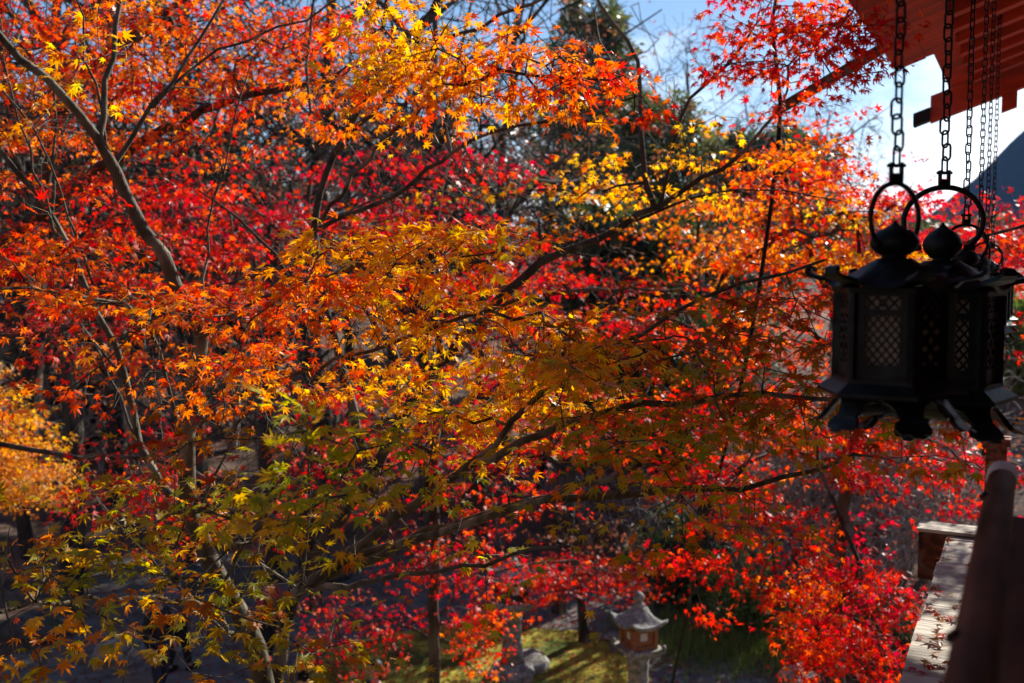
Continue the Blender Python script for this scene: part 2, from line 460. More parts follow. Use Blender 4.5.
# ------------------------------------------------------------------ the setting
def sstep(a, b, x):
    t = np.clip((x - a) / (b - a), 0, 1); return t * t * (3 - 2 * t)
def zt(x, y):
    x = np.asarray(x, float); y = np.asarray(y, float)
    far = np.maximum(0, y - 23.5)
    z = 13 * (1 - np.exp(-far * .23 / 13))
    rb = np.maximum(0, y - 14.5) * .42
    z = np.maximum(z, sstep(4.2, 7.2, x) * 7.5 * (1 - np.exp(-rb / 7.5)))
    lf = sstep(-9, -16, x) * np.maximum(0, y - 12) * .12
    z = np.maximum(z, np.minimum(lf, 6))
    v_ = x * .4633 + y * .8862; u_ = x * .8862 - y * .4633
    z = z + np.minimum(26, np.maximum(0, -7 - v_) * .8) * sstep(0, 3, -7 - v_)  # unseen hill behind the hall, added to block low sky light
    wob = (np.sin(x * .7 + 1.3) * np.cos(y * .55) * .5 + np.sin(x * 1.9 + y * 1.3) * .2)
    z = z + wob * .35 * sstep(.15, 1.2, z)
    return z
gx = np.concatenate([-np.geomspace(24, 2500, 22)[::-1], np.linspace(-22, 22, 89), np.geomspace(24, 2500, 22)])
gy = np.concatenate([[-600, -200, -60, -40, -30, -24, -20, -16, -13, -10, -8, -6, -4, -2], np.linspace(0, 60, 121), np.geomspace(62, 4500, 26)])
X, Y = np.meshgrid(gx, gy)
Z = zt(X, Y)
nv = X.shape
i0 = (np.arange(nv[0] - 1)[:, None] * nv[1] + np.arange(nv[1] - 1)[None]).ravel()
me = npmesh('ground', np.stack([X, Y, Z], -1).reshape(-1, 3), [np.stack([i0, i0 + 1, i0 + nv[1] + 1, i0 + nv[1]], -1)], True)
tag(link('ground', me, M['earth']), kind='structure')
def sheet(name, outline, z, m):
    bm = bmesh.new(); bm.faces.new([bm.verts.new((x, y, z)) for x, y in outline])
    bmesh.ops.triangulate(bm, faces=bm.faces[:])
    return tag(bmesh_obj(name, bm, m), kind='structure')
def smooth_outline(pts, n=6, amp=.08):
    o = []
    k = len(pts)
    for i in range(k):
        a, b = np.array(pts[i], float), np.array(pts[(i + 1) % k], float)
        for j in range(n):
            p = a + (b - a) * j / n
            o.append(tuple(p + rng.normal(0, amp, 2) * (0 < j)))
    return o
sheet('path', smooth_outline([(-22, 18.4), (-6, 17.6), (1.0, 17.4), (2.0, 16.0), (2.0, 9), (4.1, 9), (4.1, 12), (4.15, 16.5), (3.9, 21.5), (0, 22.8), (-8, 23.2), (-22, 23)]), .004, M['path'])
sheet('lawn', smooth_outline([(-3.4, 9), (2.3, 9), (2.3, 16.2), (1.3, 18.0), (-1.2, 18.3), (-3.2, 17.2)]), .008, M['moss'])
sheet('courtyard_paving', smooth_outline([(-22, 8), (-3.7, 8), (-3.6, 17.6), (-6, 18.2), (-22, 18.8)]), .006, M['path'])
# far mountain
mx_ = np.linspace(-420, 760, 119); my_ = np.linspace(290, 800, 44)
X, Y = np.meshgrid(mx_, my_)
prof = 18 + 74 * sstep(160, 270, X) + 2 * np.sin(X * .03)
Z = prof * np.exp(-((Y - 430) / 90) ** 2) + 3.2 * np.sin(X * .1 + Y * .045) * np.sin(Y * .07) * (prof / 110) + rng.normal(0, .9, X.shape) + 4
nv = X.shape
i0 = (np.arange(nv[0] - 1)[:, None] * nv[1] + np.arange(nv[1] - 1)[None]).ravel()
tag(link('mountain', npmesh('mountain', np.stack([X, Y, Z], -1).reshape(-1, 3), [np.stack([i0, i0 + 1, i0 + nv[1] + 1, i0 + nv[1]], -1)], False), M['hazed_forest']), kind='structure')

# ------------------------------------------------------------------ the shrine hall on the right
FA = 27.6
hall = empty('shrine_hall', (0, 0, 0), 'vermilion shrine hall with deep eaves, raised veranda floor and railing on the right', 'shrine', rz=-R(FA))
fc, fs = math.cos(R(FA)), math.sin(R(FA))
def B(u, v, z):
    """hall frame (u into the hall, v along its front) to world"""
    return np.array((u * fc + v * fs, -u * fs + v * fc, z))
EZ, SL = CAMZ + 1.70, .344
def ez(u): return EZ + (u + 1.07) * SL
def slab(bm, u0, u1, v0, v1, lo, hi):
    vs = []
    for dz in (lo, hi):
        for v in (v0, v1):
            for u in (u0, u1): vs.append(bm.verts.new((u, v, ez(u) + dz)))
    for f in ((0, 1, 3, 2), (4, 6, 7, 5), (0, 4, 5, 1), (2, 3, 7, 6), (0, 2, 6, 4), (1, 5, 7, 3)): bm.faces.new([vs[i] for i in f])
bm = bmesh.new(); slab(bm, -1.02, -.82, -5, 8.93, .10, .17); slab(bm, -.817, 3.2, -5, 11.2, .10, .17); slab(bm, -.98, -.80, -5, 8.9, .173, .22); slab(bm, -.797, 3.2, -5, 11.15, .173, .22); slab(bm, -.5, 3.2, -5, 11.1, .223, .40)
roof = bmesh_obj('roof', bm, M['bark_roof'], hall)
bm = bmesh.new()
for i in range(19):
    u = -1.035 + i * .22
    slab(bm, u, u + .216, -5, 11.12 if i > 0 else 8.93, .0705 + .004 * (i % 2), .097)
bmesh_obj('soffit', bm, M['vermilion'], roof)
for i in range(34):
    bm = bmesh.new(); v = -4.6 + i * .46
    slab(bm, -.60, 3.1, v, v + .12, -.045, .068)
    bmesh_obj('rafter', bm, M['vermilion'], roof, bevel=.006)
bm = bmesh.new(); slab(bm, -1.07, -.84, -5, 8.95, -.02, .066); slab(bm, -.836, -.603, -5, 8.95, -.012, .066)
bmesh_obj('eave_board', bm, M['vermilion'], roof, bevel=.006)
bm = bmesh.new(); slab(bm, -1.0, 3.1, 11.24, 11.38, -.17, .098)
bmesh_obj('bargeboard', bm, M['vermilion'], roof, bevel=.008)
bm = bmesh.new(); slab(bm, -.34, -.2, 11.26, 11.36, -.34, -.172)
bmesh_obj('rafter_pendant', bm, M['vermilion'], roof, bevel=.006)
bm = bmesh.new(); slab(bm, -1.16, -1.0, 11.2, 11.36, -.15, -.02)
bmesh_obj('bargeboard_tip', bm, M['iron'], roof)
bx0, bz0 = -1.93, ez(-1.93) - .07
bsl = .52
bm = bmesh.new(); m = Matrix.Translation((bx0, 8.36, bz0)) @ Matrix.Rotation(-math.atan(bsl), 4, 'Y')
box(bm, 0, 1.0, 0, .07, -.04, .035, m)
beam = bmesh_obj('projecting_beam', bm, M['red_wood'], hall, bevel=.008)
bm = bmesh.new(); box(bm, -.012, -.001, .006, .064, -.034, .029, m)
bmesh_obj('beam_end', bm, noise_mat('pale_red_end_grain', (.5, .2, .13), (.6, .27, .18), 14, .7, bump=.2), beam)
# veranda floor of cross planks on a frame
bm = bmesh.new(); v = -4.0; i = 0
while v < 6.5:
    box(bm, -.42 + rng.uniform(-.006, .006), 1.7, v, v + .265, 4.93, 5.0 + rng.uniform(-.004, .002)); v += .268; i += 1
floor = bmesh_obj('veranda_floor', bm, M['floor_wood'], hall, bevel=.006)
bm = bmesh.new(); box(bm, -.37, -.22, -4, 6.4, 4.66, 4.926)
bmesh_obj('floor_beam', bm, M['red_wood'], floor, bevel=.01)
bm = bmesh.new(); box(bm, -.58, 1.7, 6.54, 6.72, 4.71, 5.008)
eb = bmesh_obj('end_beam', bm, M['red_wood'], hall, bevel=.008)
bm = bmesh.new(); box(bm, -.59, 1.7, 6.52, 6.74, 5.01, 5.03)
bmesh_obj('beam_cap', bm, M['floor_wood'], eb)
for v in (-3.5, -1.0, 1.5, 4.0, 6.3):
    bm = bmesh.new(); lathe(bm, [(.13, 0), (.13, .1), (.115, .12), (.115, 4.66)], 14, Matrix.Translation((-.295, v, .0)))
    bmesh_obj('floor_post', bm, M['red_wood'], floor, smooth=False)
# wall behind the veranda
bm = bmesh.new(); box(bm, 1.72, 1.84, -5, 6.4, 0, 9.1)
wall = bmesh_obj('wall', bm, M['red_wood'], hall)
for v in (-4.9, -2.7, -.4, 1.9, 4.2, 6.45):
    bm = bmesh.new(); lathe(bm, [(.17, 0), (.17, 9.2)], 16, Matrix.Translation((1.72, v, 0)))
    bmesh_obj('pillar', bm, M['vermilion'], hall, smooth=False)
bm = bmesh.new(); box(bm, 1.6, 1.716, -5, 6.4, 7.3, 7.55); box(bm, 1.6, 1.716, -5, 6.4, 5.05, 5.3)
bmesh_obj('tie_beam', bm, M['vermilion'], wall, bevel=.01)
# railing
rail_e = hall
bm = bmesh.new(); sweep(bm, [(-.056, v, 6.07) for v in np.linspace(-4, 2.84, 24)], .033, 14)
hr = bmesh_obj('handrail', bm, M['red_wood'], rail_e, smooth=True)
bm = bmesh.new(); sweep(bm, [(-.056, 2.80, 6.07), (-.056, 2.82, 6.07), (-.056, 2.90, 6.07), (-.056, 2.905, 6.07)], [.035, .037, .037, .03], 18)
bmesh_obj('rail_cap', bm, M['white_paint'], hr)
for v in (2.5, 1.5, .5):
    bm = bmesh.new(); sweep(bm, [(-.082, v, 6.088), (-.089, v, 6.095)], [.014, .011], 10); bmesh_obj('rail_stud', bm, M['iron'], hr)
for z0, z1, u0, u1, v1, nm in ((5.86, 5.95, -.035, .09, 2.95, 'middle_rail'), (5.02, 5.14, -.06, .07, 3.1, 'ground_rail')):
    bm = bmesh.new(); box(bm, u0, u1, -4, v1, z0, z1); bmesh_obj(nm, bm, M['red_wood'], rail_e, bevel=.008)
for v in (-2.4, -1.1, .2, 1.5, 2.66):
    bm = bmesh.new(); box(bm, -.04, .05, v - .05, v + .05, 5.142, 5.857); box(bm, -.075, -.036, v - .03, v + .03, 5.95, 6.04)
    bmesh_obj('rail_post', bm, M['red_wood'], rail_e, bevel=.006)
pp = U(997, 437, 7.7)
t = empty('gate_post', (pp[0], pp[1], float(zt(pp[0], pp[1])) - .2), 'weathered red wooden post standing beyond the end of the veranda', 'post', rz=-R(FA))
hp = pp[2] - t.location.z
bm = bmesh.new(); box(bm, -.075, .075, -.075, .075, 0, hp - .06); bmesh_obj('shaft', bm, M['red_wood'], t, bevel=.01)
bm = bmesh.new(); box(bm, -.1, .1, -.1, .1, hp - .057, hp); bmesh_obj('cap', bm, M['red_wood'], t, bevel=.012)

# ------------------------------------------------------------------ bronze hanging lanterns and their chains
def hexpt(r, z, j, off=0): return (r * math.cos(R(60 * j + off)), r * math.sin(R(60 * j + off)), z)
def make_lantern(loc, label, rz, s=1.0, ring_rz=0.0, fin=1.0, rg=1.0):
    t = empty('hanging_lantern', loc, label, 'lantern', 'bronze lanterns hanging in a row under the eaves', rz)
    t.scale = (s, s, s)
    # origin at the top of the ring's seat (finial tip); z goes down
    def hexring(bm, prof):
        rings = [[bm.verts.new(hexpt(r, z, j)) for j in range(6)] for r, z in prof]
        for A, Bq in zip(rings, rings[1:]):
            for j in range(6): bm.faces.new((A[j], A[(j + 1) % 6], Bq[(j + 1) % 6], Bq[j]))
        bm.faces.new(rings[0][::-1]); bm.faces.new(rings[-1])
    Rb = .158
    bm = bmesh.new()
    zt_, zb = -.178, -.425
    for j in range(6):
        a = R(60 * j); m = Matrix.Rotation(a, 4, 'Z')
        prism(bm, [(Rb - .02, -.011), (Rb, -.0115), (Rb + .003, 0), (Rb, .0115), (Rb - .02, .011)], zb, zt_, m)
    hexring(bm, [(Rb + .006, zt_ - .012), (Rb + .01, zt_ + .001)])
    body = bmesh_obj('body', bm, M['bronze'], t, bevel=.0015)
    bm = bmesh.new(); hexring(bm, [(Rb - .035, zb + .012), (Rb - .035, zt_ - .012)])
    bmesh_obj('paper_lining', bm, M['paper'], body)
    ap = (Rb - .012) * math.cos(R(30)); hw = (Rb - .012) * .5 - .008
    for j in range(6):
        m = Matrix.Rotation(R(60 * j + 30), 4, 'Z') @ Matrix.Translation((ap, 0, 0))
        bm = bmesh.new()
        def bar(y0, z0, y1, z1, wd=.0042, th=.003):
            d = Vector((y1 - y0, z1 - z0)); n_ = Vector((-d.y, d.x)).normalized() * wd / 2
            pr = [(y0 + n_.x, z0 + n_.y), (y0 - n_.x, z0 - n_.y), (y1 - n_.x, z1 - n_.y), (y1 + n_.x, z1 + n_.y)]
            a_ = [bm.verts.new(m @ Vector((-th, y, z))) for y, z in pr]; b_ = [bm.verts.new(m @ Vector((th, y, z))) for y, z in pr]
            bm.faces.new(a_[::-1]); bm.faces.new(b_)
            for q in range(4): bm.faces.new((a_[q], a_[(q + 1) % 4], b_[(q + 1) % 4], b_[q]))
        # solid plate with a transom opening and a window opening
        zw0, zw1, zt0, zt1 = zb + .045, zb + .176, zb + .192, zb + .226
        iw = hw * .68
        for y0, y1, z0, z1 in ((-hw, -iw, zb, zt_ - .012), (iw, hw, zb, zt_ - .012), (-iw, iw, zb, zw0), (-iw, iw, zw1, zt0), (-iw, iw, zt1, zt_ - .012)):
            box(bm, -.003, .003, y0, y1, z0, z1, m)
        if j % 2 == 0:
            n_ = 4; st = 2 * iw / n_; ht = zw1 - zw0
            for q in range(-6, 12):
                for sgn in (1, -1):
                    y0 = -iw + q * st; z0 = zw0; y1 = y0 + sgn * ht * .82; z1 = zw1
                    # clip to the opening
                    k = (y1 - y0)
                    t0, t1 = sorted(((-iw - y0) / k, (iw - y0) / k)); t0, t1 = max(0, t0), min(1, t1)
                    if t1 - t0 > .03: bar(y0 + k * t0, z0 + ht * t0, y0 + k * t1, z0 + ht * t1, .0050, .002 + .0006 * (sgn > 0))
        else:
            hh = zw1 - zw0
            for r_ in range(3):
                for c_ in range(2):
                    cy = (-.5 + c_) * iw; cz = zw0 + hh * (r_ + .5) / 3
                    # a flower of pointed openings: petals outlined by crossing bars
                    for (a0, b0, a1, b1) in ((-.5, -.5, 0, -.12), (0, -.12, .5, -.5), (-.5, .5, 0, .12), (0, .12, .5, .5), (-.5, -.5, -.14, 0), (-.14, 0, -.5, .5), (.5, -.5, .14, 0), (.14, 0, .5, .5)):
                        bar(cy + a0 * iw, cz + b0 * hh / 3, cy + a1 * iw, cz + b1 * hh / 3, .0062)
        for (a0, b0, a1, b1) in ((-1, 1, -.3, 0), (-1, 0, -.3, 1), (-.3, 0, 0, .8), (-.3, 1, 0, .2), (0, .8, .3, 0), (0, .2, .3, 1), (.3, 0, 1, 1), (.3, 1, 1, 0)):
            bar(a0 * iw, zt0 + b0 * (zt1 - zt0), a1 * iw, zt0 + b1 * (zt1 - zt0), .006)
        bmesh_obj('lattice_panel', bm, M['bronze'], body)
    # roof: six curved faces rising at the corners
    bm = bmesh.new(); K = 48; rings = []
    for side in (1, 0):
        for q in (range(9) if side else range(8, -1, -1)):
            tq = q / 8; ring = []
            for k in range(K):
                th = 2 * math.pi * k / K
                ph = (math.degrees(th) + 30) % 60 - 30
                hexf = math.cos(R(30)) / math.cos(R((math.degrees(th) % 60) - 30))
                cor = max(0, 1 - abs(ph) / 22.) ** 1.5
                r_ = (.045 + .135 * tq ** .8) * (1 + (hexf - 1) * tq) * (1 + .05 * cor * tq)
                z_ = -.098 - .075 * (1 - (1 - tq) ** 1.7) + .034 * cor * tq ** 3 + (0 if side else -.009)
                ring.append(bm.verts.new((r_, 0, z_))); ring[-1].co = (r_ * math.cos(th), r_ * math.sin(th), z_)
            rings.append(ring)
    for A, Bq in zip(rings, rings[1:] + rings[:1]):
        for k in range(K): bm.faces.new((A[k], A[(k + 1) % K], Bq[(k + 1) % K], Bq[k]))
    rf = bmesh_obj('roof', bm, M['bronze'], t, smooth=True)
    for j in range(6):
        bm = bmesh.new(); m = Matrix.Rotation(R(60 * j), 4, 'Z')
        pts = [(.165, -.158), (.185, -.153), (.205, -.149), (.221, -.144), (.231, -.135), (.230, -.126), (.221, -.122), (.213, -.127), (.215, -.134)]
        wd = [.03, .034, .034, .028, .022, .018, .014, .011, .008]; th = [.006, .006, .006, .006, .006, .006, .005, .004, .004]
        prev = None; loops = []
        for q, (r_, z_) in enumerate(pts):
            a = pts[max(q - 1, 0)]; b = pts[min(q + 1, len(pts) - 1)]
            tx, tz = b[0] - a[0], b[1] - a[1]; l_ = math.hypot(tx, tz); nx, nz = -tz / l_, tx / l_
            w2 = wd[q]; h2 = th[q]
            loops.append([bm.verts.new(m @ Vector((r_ + nx * h2 * s1, w2 * s2, z_ + nz * h2 * s1))) for s1, s2 in ((-1, -1), (1, -.8), (1, .8), (-1, 1))])
        for A, Bq in zip(loops, loops[1:]):
            for k in range(4): bm.faces.new((A[k], A[(k + 1) % 4], Bq[(k + 1) % 4], Bq[k]))
        bm.faces.new(loops[0][::-1]); bm.faces.new(loops[-1])
        bmesh_obj('roof_scroll', bm, M['bronze'], rf, smooth=False)
    bm = bmesh.new()
    lathe(bm, [(.003, .004), (.008, -.004), (.022, -.013), (.045, -.024), (.061, -.040), (.066, -.055), (.060, -.072), (.044, -.086), (.030, -.093), (.034, -.097), (.05, -.103), (.05, -.108)], 22)
    bmesh.ops.scale(bm, vec=(fin, fin, 1), verts=bm.verts[:])
    bmesh_obj('finial', bm, M['bronze'], t, smooth=True)
    bm = bmesh.new(); rr = .103 * rg
    m = Matrix.Rotation(ring_rz, 4, 'Z')
    sweep(bm, [m @ Vector((rr * math.sin(a), 0, -.042 + rr * .5 - .0 + rr * math.cos(a) * .92)) for a in np.linspace(-2.45, 2.45, 36)], .0072, 8)
    for sx in (-1, 1):
        sweep(bm, [m @ Vector((sx * .052, 0, -.062)), m @ Vector((sx * .08, 0, -.064))], .009, 8)
    bmesh_obj('ring', bm, M['bronze'], t, smooth=True)
    # flared base tray and six scalloped feet
    bm = bmesh.new()
    hexring(bm, [(Rb - .01, zb - .001), (Rb + .004, zb + .006), (Rb + .006, zb - .006), (Rb + .034, zb - .026), (Rb + .042, zb - .03), (Rb + .042, zb - .04), (Rb + .012, zb - .043), (Rb - .03, zb - .047)])
    bs = bmesh_obj('base', bm, M['bronze'], t)
    for j in range(6):
        m = Matrix.Rotation(R(60 * j), 4, 'Z')
        outl = [(-.062, 0), (-.058, .018), (-.044, .026), (-.036, .040), (-.030, .062), (-.042, .074), (-.047, .090), (-.036, .102), (-.018, .100), (-.008, .108), (.008, .108), (.018, .100), (.036, .102), (.047, .090), (.042, .074), (.030, .062), (.036, .040), (.044, .026), (.058, .018), (.062, 0)]
        bm = bmesh.new(); A, Bq = [], []
        for s_, h in outl:
            r_ = .152 + .062 * (h / .1) ** 1.6 - abs(s_) * .45; z_ = zb - .036 - h * .88
            A.append(bm.verts.new(m @ Vector((r_, s_, z_)))); Bq.append(bm.verts.new(m @ Vector((r_ - .013, s_, z_ - .003))))
        n_ = len(outl)
        for q in range(n_ // 2 - 1):
            for V_, fl in ((A, 0), (Bq, 1)):
                f = (V_[q], V_[q + 1], V_[n_ - 2 - q], V_[n_ - 1 - q]); bm.faces.new(f[::-1] if fl else f)
        for q in range(n_):
            bm.faces.new((A[q], A[(q + 1) % n_], Bq[(q + 1) % n_], Bq[q]))
        bmesh_obj('foot', bm, M['bronze'], bs)
    return t
def make_chain(top, bot, label, s=1.0):
    """a chain of oval links from an eave hook down to a lantern ring"""
    t = empty('hanging_chain', tuple(bot), label, 'chain', 'chains holding the hanging lanterns')
    top, bot = Vector(top), Vector(bot)
    ln = (top - bot).length; pitch = .041 * s; n = int(ln / pitch) - 2
    bm = bmesh.new(); wire = .0036 * s
    for i in range(n):
        z = .045 * s + pitch * (i + .5)
        sway = .006 * s * math.sin(i * 1.7) * math.exp(-i * .12)
        a = (R(90) if i % 2 else 0) + rng.normal(.5, .16)
        hl, hw_ = .0265 * s, .0135 * s
        pts = []
        for q in range(14):
            th = 2 * math.pi * q / 14
            cz = math.copysign(1, math.cos(th)) * (hl - hw_) + hw_ * math.cos(th); cx = hw_ * math.sin(th)
            pts.append((cx * math.cos(a) + sway, cx * math.sin(a), z + cz))
        sweep(bm, pts, wire, 6, closed=True)
    bmesh_obj('links', bm, M['iron'], t, smooth=True)
    bm = bmesh.new()
    box(bm, -.010 * s, .010 * s, -.008 * s, .008 * s, .0, .022 * s); box(bm, -.0165 * s, -.0105 * s, -.009 * s, .009 * s, -.002 * s, .05 * s); box(bm, .0105 * s, .0165 * s, -.009 * s, .009 * s, -.002 * s, .05 * s)
    sweep(bm, [(-.024 * s, 0, .042 * s), (.024 * s, 0, .042 * s)], .005 * s, 8)
    bmesh_obj('shackle', bm, M['iron'], t, bevel=.001)
    bm = bmesh.new(); zt2 = ln
    sweep(bm, [(0, 0, zt2 + .02), (0, 0, zt2 - .03)] + [(.016 * math.sin(a), 0, zt2 - .046 + .016 * math.cos(a)) for a in np.linspace(0, 4.6, 9)], .005, 6)
    bmesh_obj('hook', bm, M['iron'], t, smooth=True)
    return t
lan = [(895, 222, 2.62, .965, 'bronze lantern with criss-cross lattice panels, nearest and leftmost of the hanging row', -32, 65),
       (943, 224, 3.55, 1.33, 'large bronze lantern with a broad round ring, second in the hanging row', -12, -6),
       (965.5, 247, 4.74, 1.0, 'bronze lantern third in the hanging row, just behind the big ringed lantern', -20, 20),
       (979, 254, 5.94, 1.0, 'bronze lantern fourth in the hanging row, mostly hidden behind the nearer ones', -20, 50),
       (986, 258, 6.84, 1.0, 'bronze lantern fifth in the hanging row, last but one', -20, 10),
       (992, 261, 7.87, 1.0, 'bronze lantern farthest along the hanging row, nearest the roof end', -20, 35)]
chl = ['thick iron chain of the nearest lantern, leftmost of the chains', 'iron chain of the broad-ringed second lantern', 'iron chain third from the left, behind the second lantern',
       'thin far chain fourth from the left against the sky', 'thin far chain fifth from the left against the sky', 'farthest thin chain, rightmost of the row against the sky']
for i, ((px, py, dep, s, lab, rz, rr), cl) in enumerate(zip(lan, chl)):
    p = U(px, py, dep)
    big = i == 1
    make_lantern(tuple(p), lab, R(rz), s, R(rr), .76 if big else 1.0, .95 if big else 1.0)
    zc = p[2] + (-.042 + .146 * (.95 if big else 1)) * s + .004
    u = p[0] * fc - p[1] * fs
    make_chain((p[0], p[1], ez(u) - .0 + .06), (p[0], p[1], zc), cl, 1.0 if s <= 1 else 1.12)

# ------------------------------------------------------------------ cable hanging from the projecting beam
b_end = B(-1.90, 8.34, ez(-1.90) - .1)
cpts = [B(.2, 8.2, ez(.2) + .57), B(-1.2, 8.32, ez(-1.2) + .5), tuple(U(777, -6, b_end[1])), tuple(U(780.5, 104, b_end[1] - .1)), U(775, 170, 8.45), U(765, 250, 8.6), U(742, 380, 9.2), U(707, 520, 10.2), U(690, 600, 10.9), U(671, 690, 11.6), (*U(655, 740, 12.2)[:2], .02)]
o_, _ = catmull([np.array(p) for p in cpts], .25)
bm = bmesh.new(); sweep(bm, o_, .019, 6)
tag(bmesh_obj('hanging_cable', bm, M['iron'], smooth=True), 'thin dark cable hanging from the projecting red beam down to the ground', 'cable')

# ------------------------------------------------------------------ air: far things fade to blue
bm = bmesh.new(); box(bm, -2600, 2600, -700, 4700, -2, 138)
hz, t_, o_ = material('haze_air'); pv = t_.nodes.new('ShaderNodeVolumePrincipled')
pv.inputs['Color'].default_value = (.28, .52, 1.0, 1); pv.inputs['Density'].default_value = .00018; pv.inputs['Anisotropy'].default_value = 0.0
t_.links.new(pv.outputs[0], o_.inputs['Volume'])
tag(bmesh_obj('haze', bm, hz), kind='stuff')
# ------------------------------------------------------------------ stone lanterns, posts, rocks
def hipped(bm, r0, r1, z0, z1, lift, rz=0, n=10):
    """square roof with sagging faces and lifted corners, closed underneath"""
    K = 32; rings = []
    for q in range(n + 1):
        t = q / n; ring = []
        for k in range(K):
            th = 2 * math.pi * k / K + rz
            loc = (2 * math.pi * k / K) % (math.pi / 2) - math.pi / 4
            sq = 1 / max(abs(math.cos(2 * math.pi * k / K)), abs(math.sin(2 * math.pi * k / K)))
            cor = max(0, 1 - abs(loc) / .5) ** 1.6
            rr_ = (r0 + (r1 - r0) * t ** .85) * (1 + (sq - 1) * min(1, t * 2))
            z = z1 + (z0 - z1) * (1 - (1 - t) ** 1.9) + lift * cor * t ** 3
            ring.append(bm.verts.new((rr_ * math.cos(th), rr_ * math.sin(th), z)))
        rings.append(ring)
    low = [bm.verts.new((v.co.x * .99, v.co.y * .99, v.co.z - .055)) for v in rings[-1]]
    inn = [bm.verts.new((v.co.x * .45, v.co.y * .45, z0 - .05)) for v in rings[-1]]
    rings += [low, inn]
    for A, Bq in zip(rings, rings[1:]):
        for k in range(K): bm.faces.new((A[k], A[(k + 1) % K], Bq[(k + 1) % K], Bq[k]))
    bm.faces.new(rings[0][::-1]); bm.faces.new(rings[-1])
def stone_lantern(loc, label, rz, s=1.0, box_m='orange_wood'):
    t = empty('stone_lantern', loc, label, 'stone lantern', 'stone lanterns in the garden', rz); t.scale = (s, s, s)
    bm = bmesh.new(); lathe(bm, [(.42, -.1), (.42, .1), (.36, .16), (.26, .2), (.24, .24)], 6); bmesh_obj('base', bm, M['stone'], t, bevel=.012)
    bm = bmesh.new(); lathe(bm, [(.185, .24), (.17, .5), (.155, .75), (.16, 1.0), (.185, 1.12)], 12); bmesh_obj('post', bm, M['stone'], t, smooth=True)
    bm = bmesh.new()
    m4 = Matrix.Identity(4)
    for z0, z1, a, b in ((1.12, 1.22, .19, .30), (1.22, 1.275, .31, .31)):
        A = [bm.verts.new((sx * a, sy * a, z0)) for sx, sy in ((-1, -1), (1, -1), (1, 1), (-1, 1))]; Bq = [bm.verts.new((sx * b, sy * b, z1)) for sx, sy in ((-1, -1), (1, -1), (1, 1), (-1, 1))]
        bm.faces.new(A[::-1]); bm.faces.new(Bq)
        for k in range(4): bm.faces.new((A[k], A[(k + 1) % 4], Bq[(k + 1) % 4], Bq[k]))
    bmesh_obj('platform', bm, M['stone'], t, bevel=.012)
    bm = bmesh.new(); q = .19
    for sx in (-1, 1):
        for sy in (-1, 1): box(bm, sx * q - .03, sx * q + .03, sy * q - .03, sy * q + .03, 1.278, 1.61)
    for z0, z1 in ((1.28, 1.335), (1.545, 1.608)):
        for sg in (-1, 1):
            box(bm, -q + .031, q - .031, sg * q - .026, sg * q + .026, z0, z1); box(bm, sg * q - .026, sg * q + .026, -q + .031, q - .031, z0, z1)
        box(bm, -q + .03, q - .03, -q + .03, q - .03, z0 + .01, z1 - .02)
    for sg in (-1, 1):
        for a in (-.115, .115):
            box(bm, a - .044, a + .044, sg * (q - .012) - .01, sg * (q - .012) + .01, 1.336, 1.544); box(bm, sg * (q - .012) - .01, sg * (q - .012) + .01, a - .044, a + .044, 1.336, 1.544)
        box(bm, -.085, .085, sg * (q - .012) - .009, sg * (q - .012) + .009, 1.336, 1.40); box(bm, sg * (q - .012) - .009, sg * (q - .012) + .009, -.085, .085, 1.336, 1.40)
    fb = bmesh_obj('fire_box', bm, M[box_m], t, bevel=.004)
    bm = bmesh.new(); box(bm, -.17, .17, -.17, .17, 1.337, 1.543); bmesh_obj('paper_window', bm, M['paper'], fb)
    for sx, sy in ((-1, -1), (1, -1), (1, 1), (-1, 1)):
        bm = bmesh.new(); lathe(bm, [(.03, 1.277), (.038, 1.30), (.03, 1.33), (.008, 1.345)], 10, Matrix.Translation((sx * .285, sy * .285, 0)))
        bmesh_obj('platform_knob', bm, M['stone'], t, smooth=True)
    bm = bmesh.new(); hipped(bm, .09, .33, 1.665, 1.91, .10); bmesh_obj('roof', bm, M['stone'], t, smooth=True)
    bm = bmesh.new(); lathe(bm, [(.085, 1.88), (.10, 1.93), (.085, 1.955), (.055, 1.97), (.062, 1.99), (.088, 2.03), (.09, 2.065), (.06, 2.11), (.012, 2.14)], 16); bmesh_obj('finial', bm, M['stone'], t, smooth=True)
    return t
d1 = dep_for(592, 1.99); p = U(639, 592, d1)
stone_lantern((p[0], p[1], .008), 'stone lantern with orange wooden fire box and pale paper window beside the path', R(22), .93)
d2 = dep_for(548, 2.14); p = U(512, 548, d2)
stone_lantern((p[0], p[1], .008), 'grey stone lantern half hidden behind low red maple leaves', R(20), 1.0, 'dark_bark')
d3 = dep_for(659, 1.3)
p3 = U(800, 659, d3)
t = empty('stone_post', (p3[0], p3[1], float(zt(p3[0], p3[1]))), 'pale square stone post with a sloping cap under the hanging red leaves', 'post', rz=R(25))
bm = bmesh.new(); box(bm, -.14, .14, -.14, .14, -.5, 1.02); bmesh_obj('shaft', bm, M['stone'], t, bevel=.015)
bm = bmesh.new(); A = [bm.verts.new((sx * .2, sy * .2, 1.02)) for sx, sy in ((-1, -1), (1, -1), (1, 1), (-1, 1))]; Bq = [bm.verts.new((v.co.x, v.co.y, 1.09)) for v in A]; tp = bm.verts.new((0, 0, 1.27))
bm.faces.new(A[::-1])
for k in range(4): bm.faces.new((A[k], A[(k + 1) % 4], Bq[(k + 1) % 4], Bq[k])); bm.faces.new((Bq[k], Bq[(k + 1) % 4], tp))
bmesh_obj('cap', bm, M['stone'], t, bevel=.01)
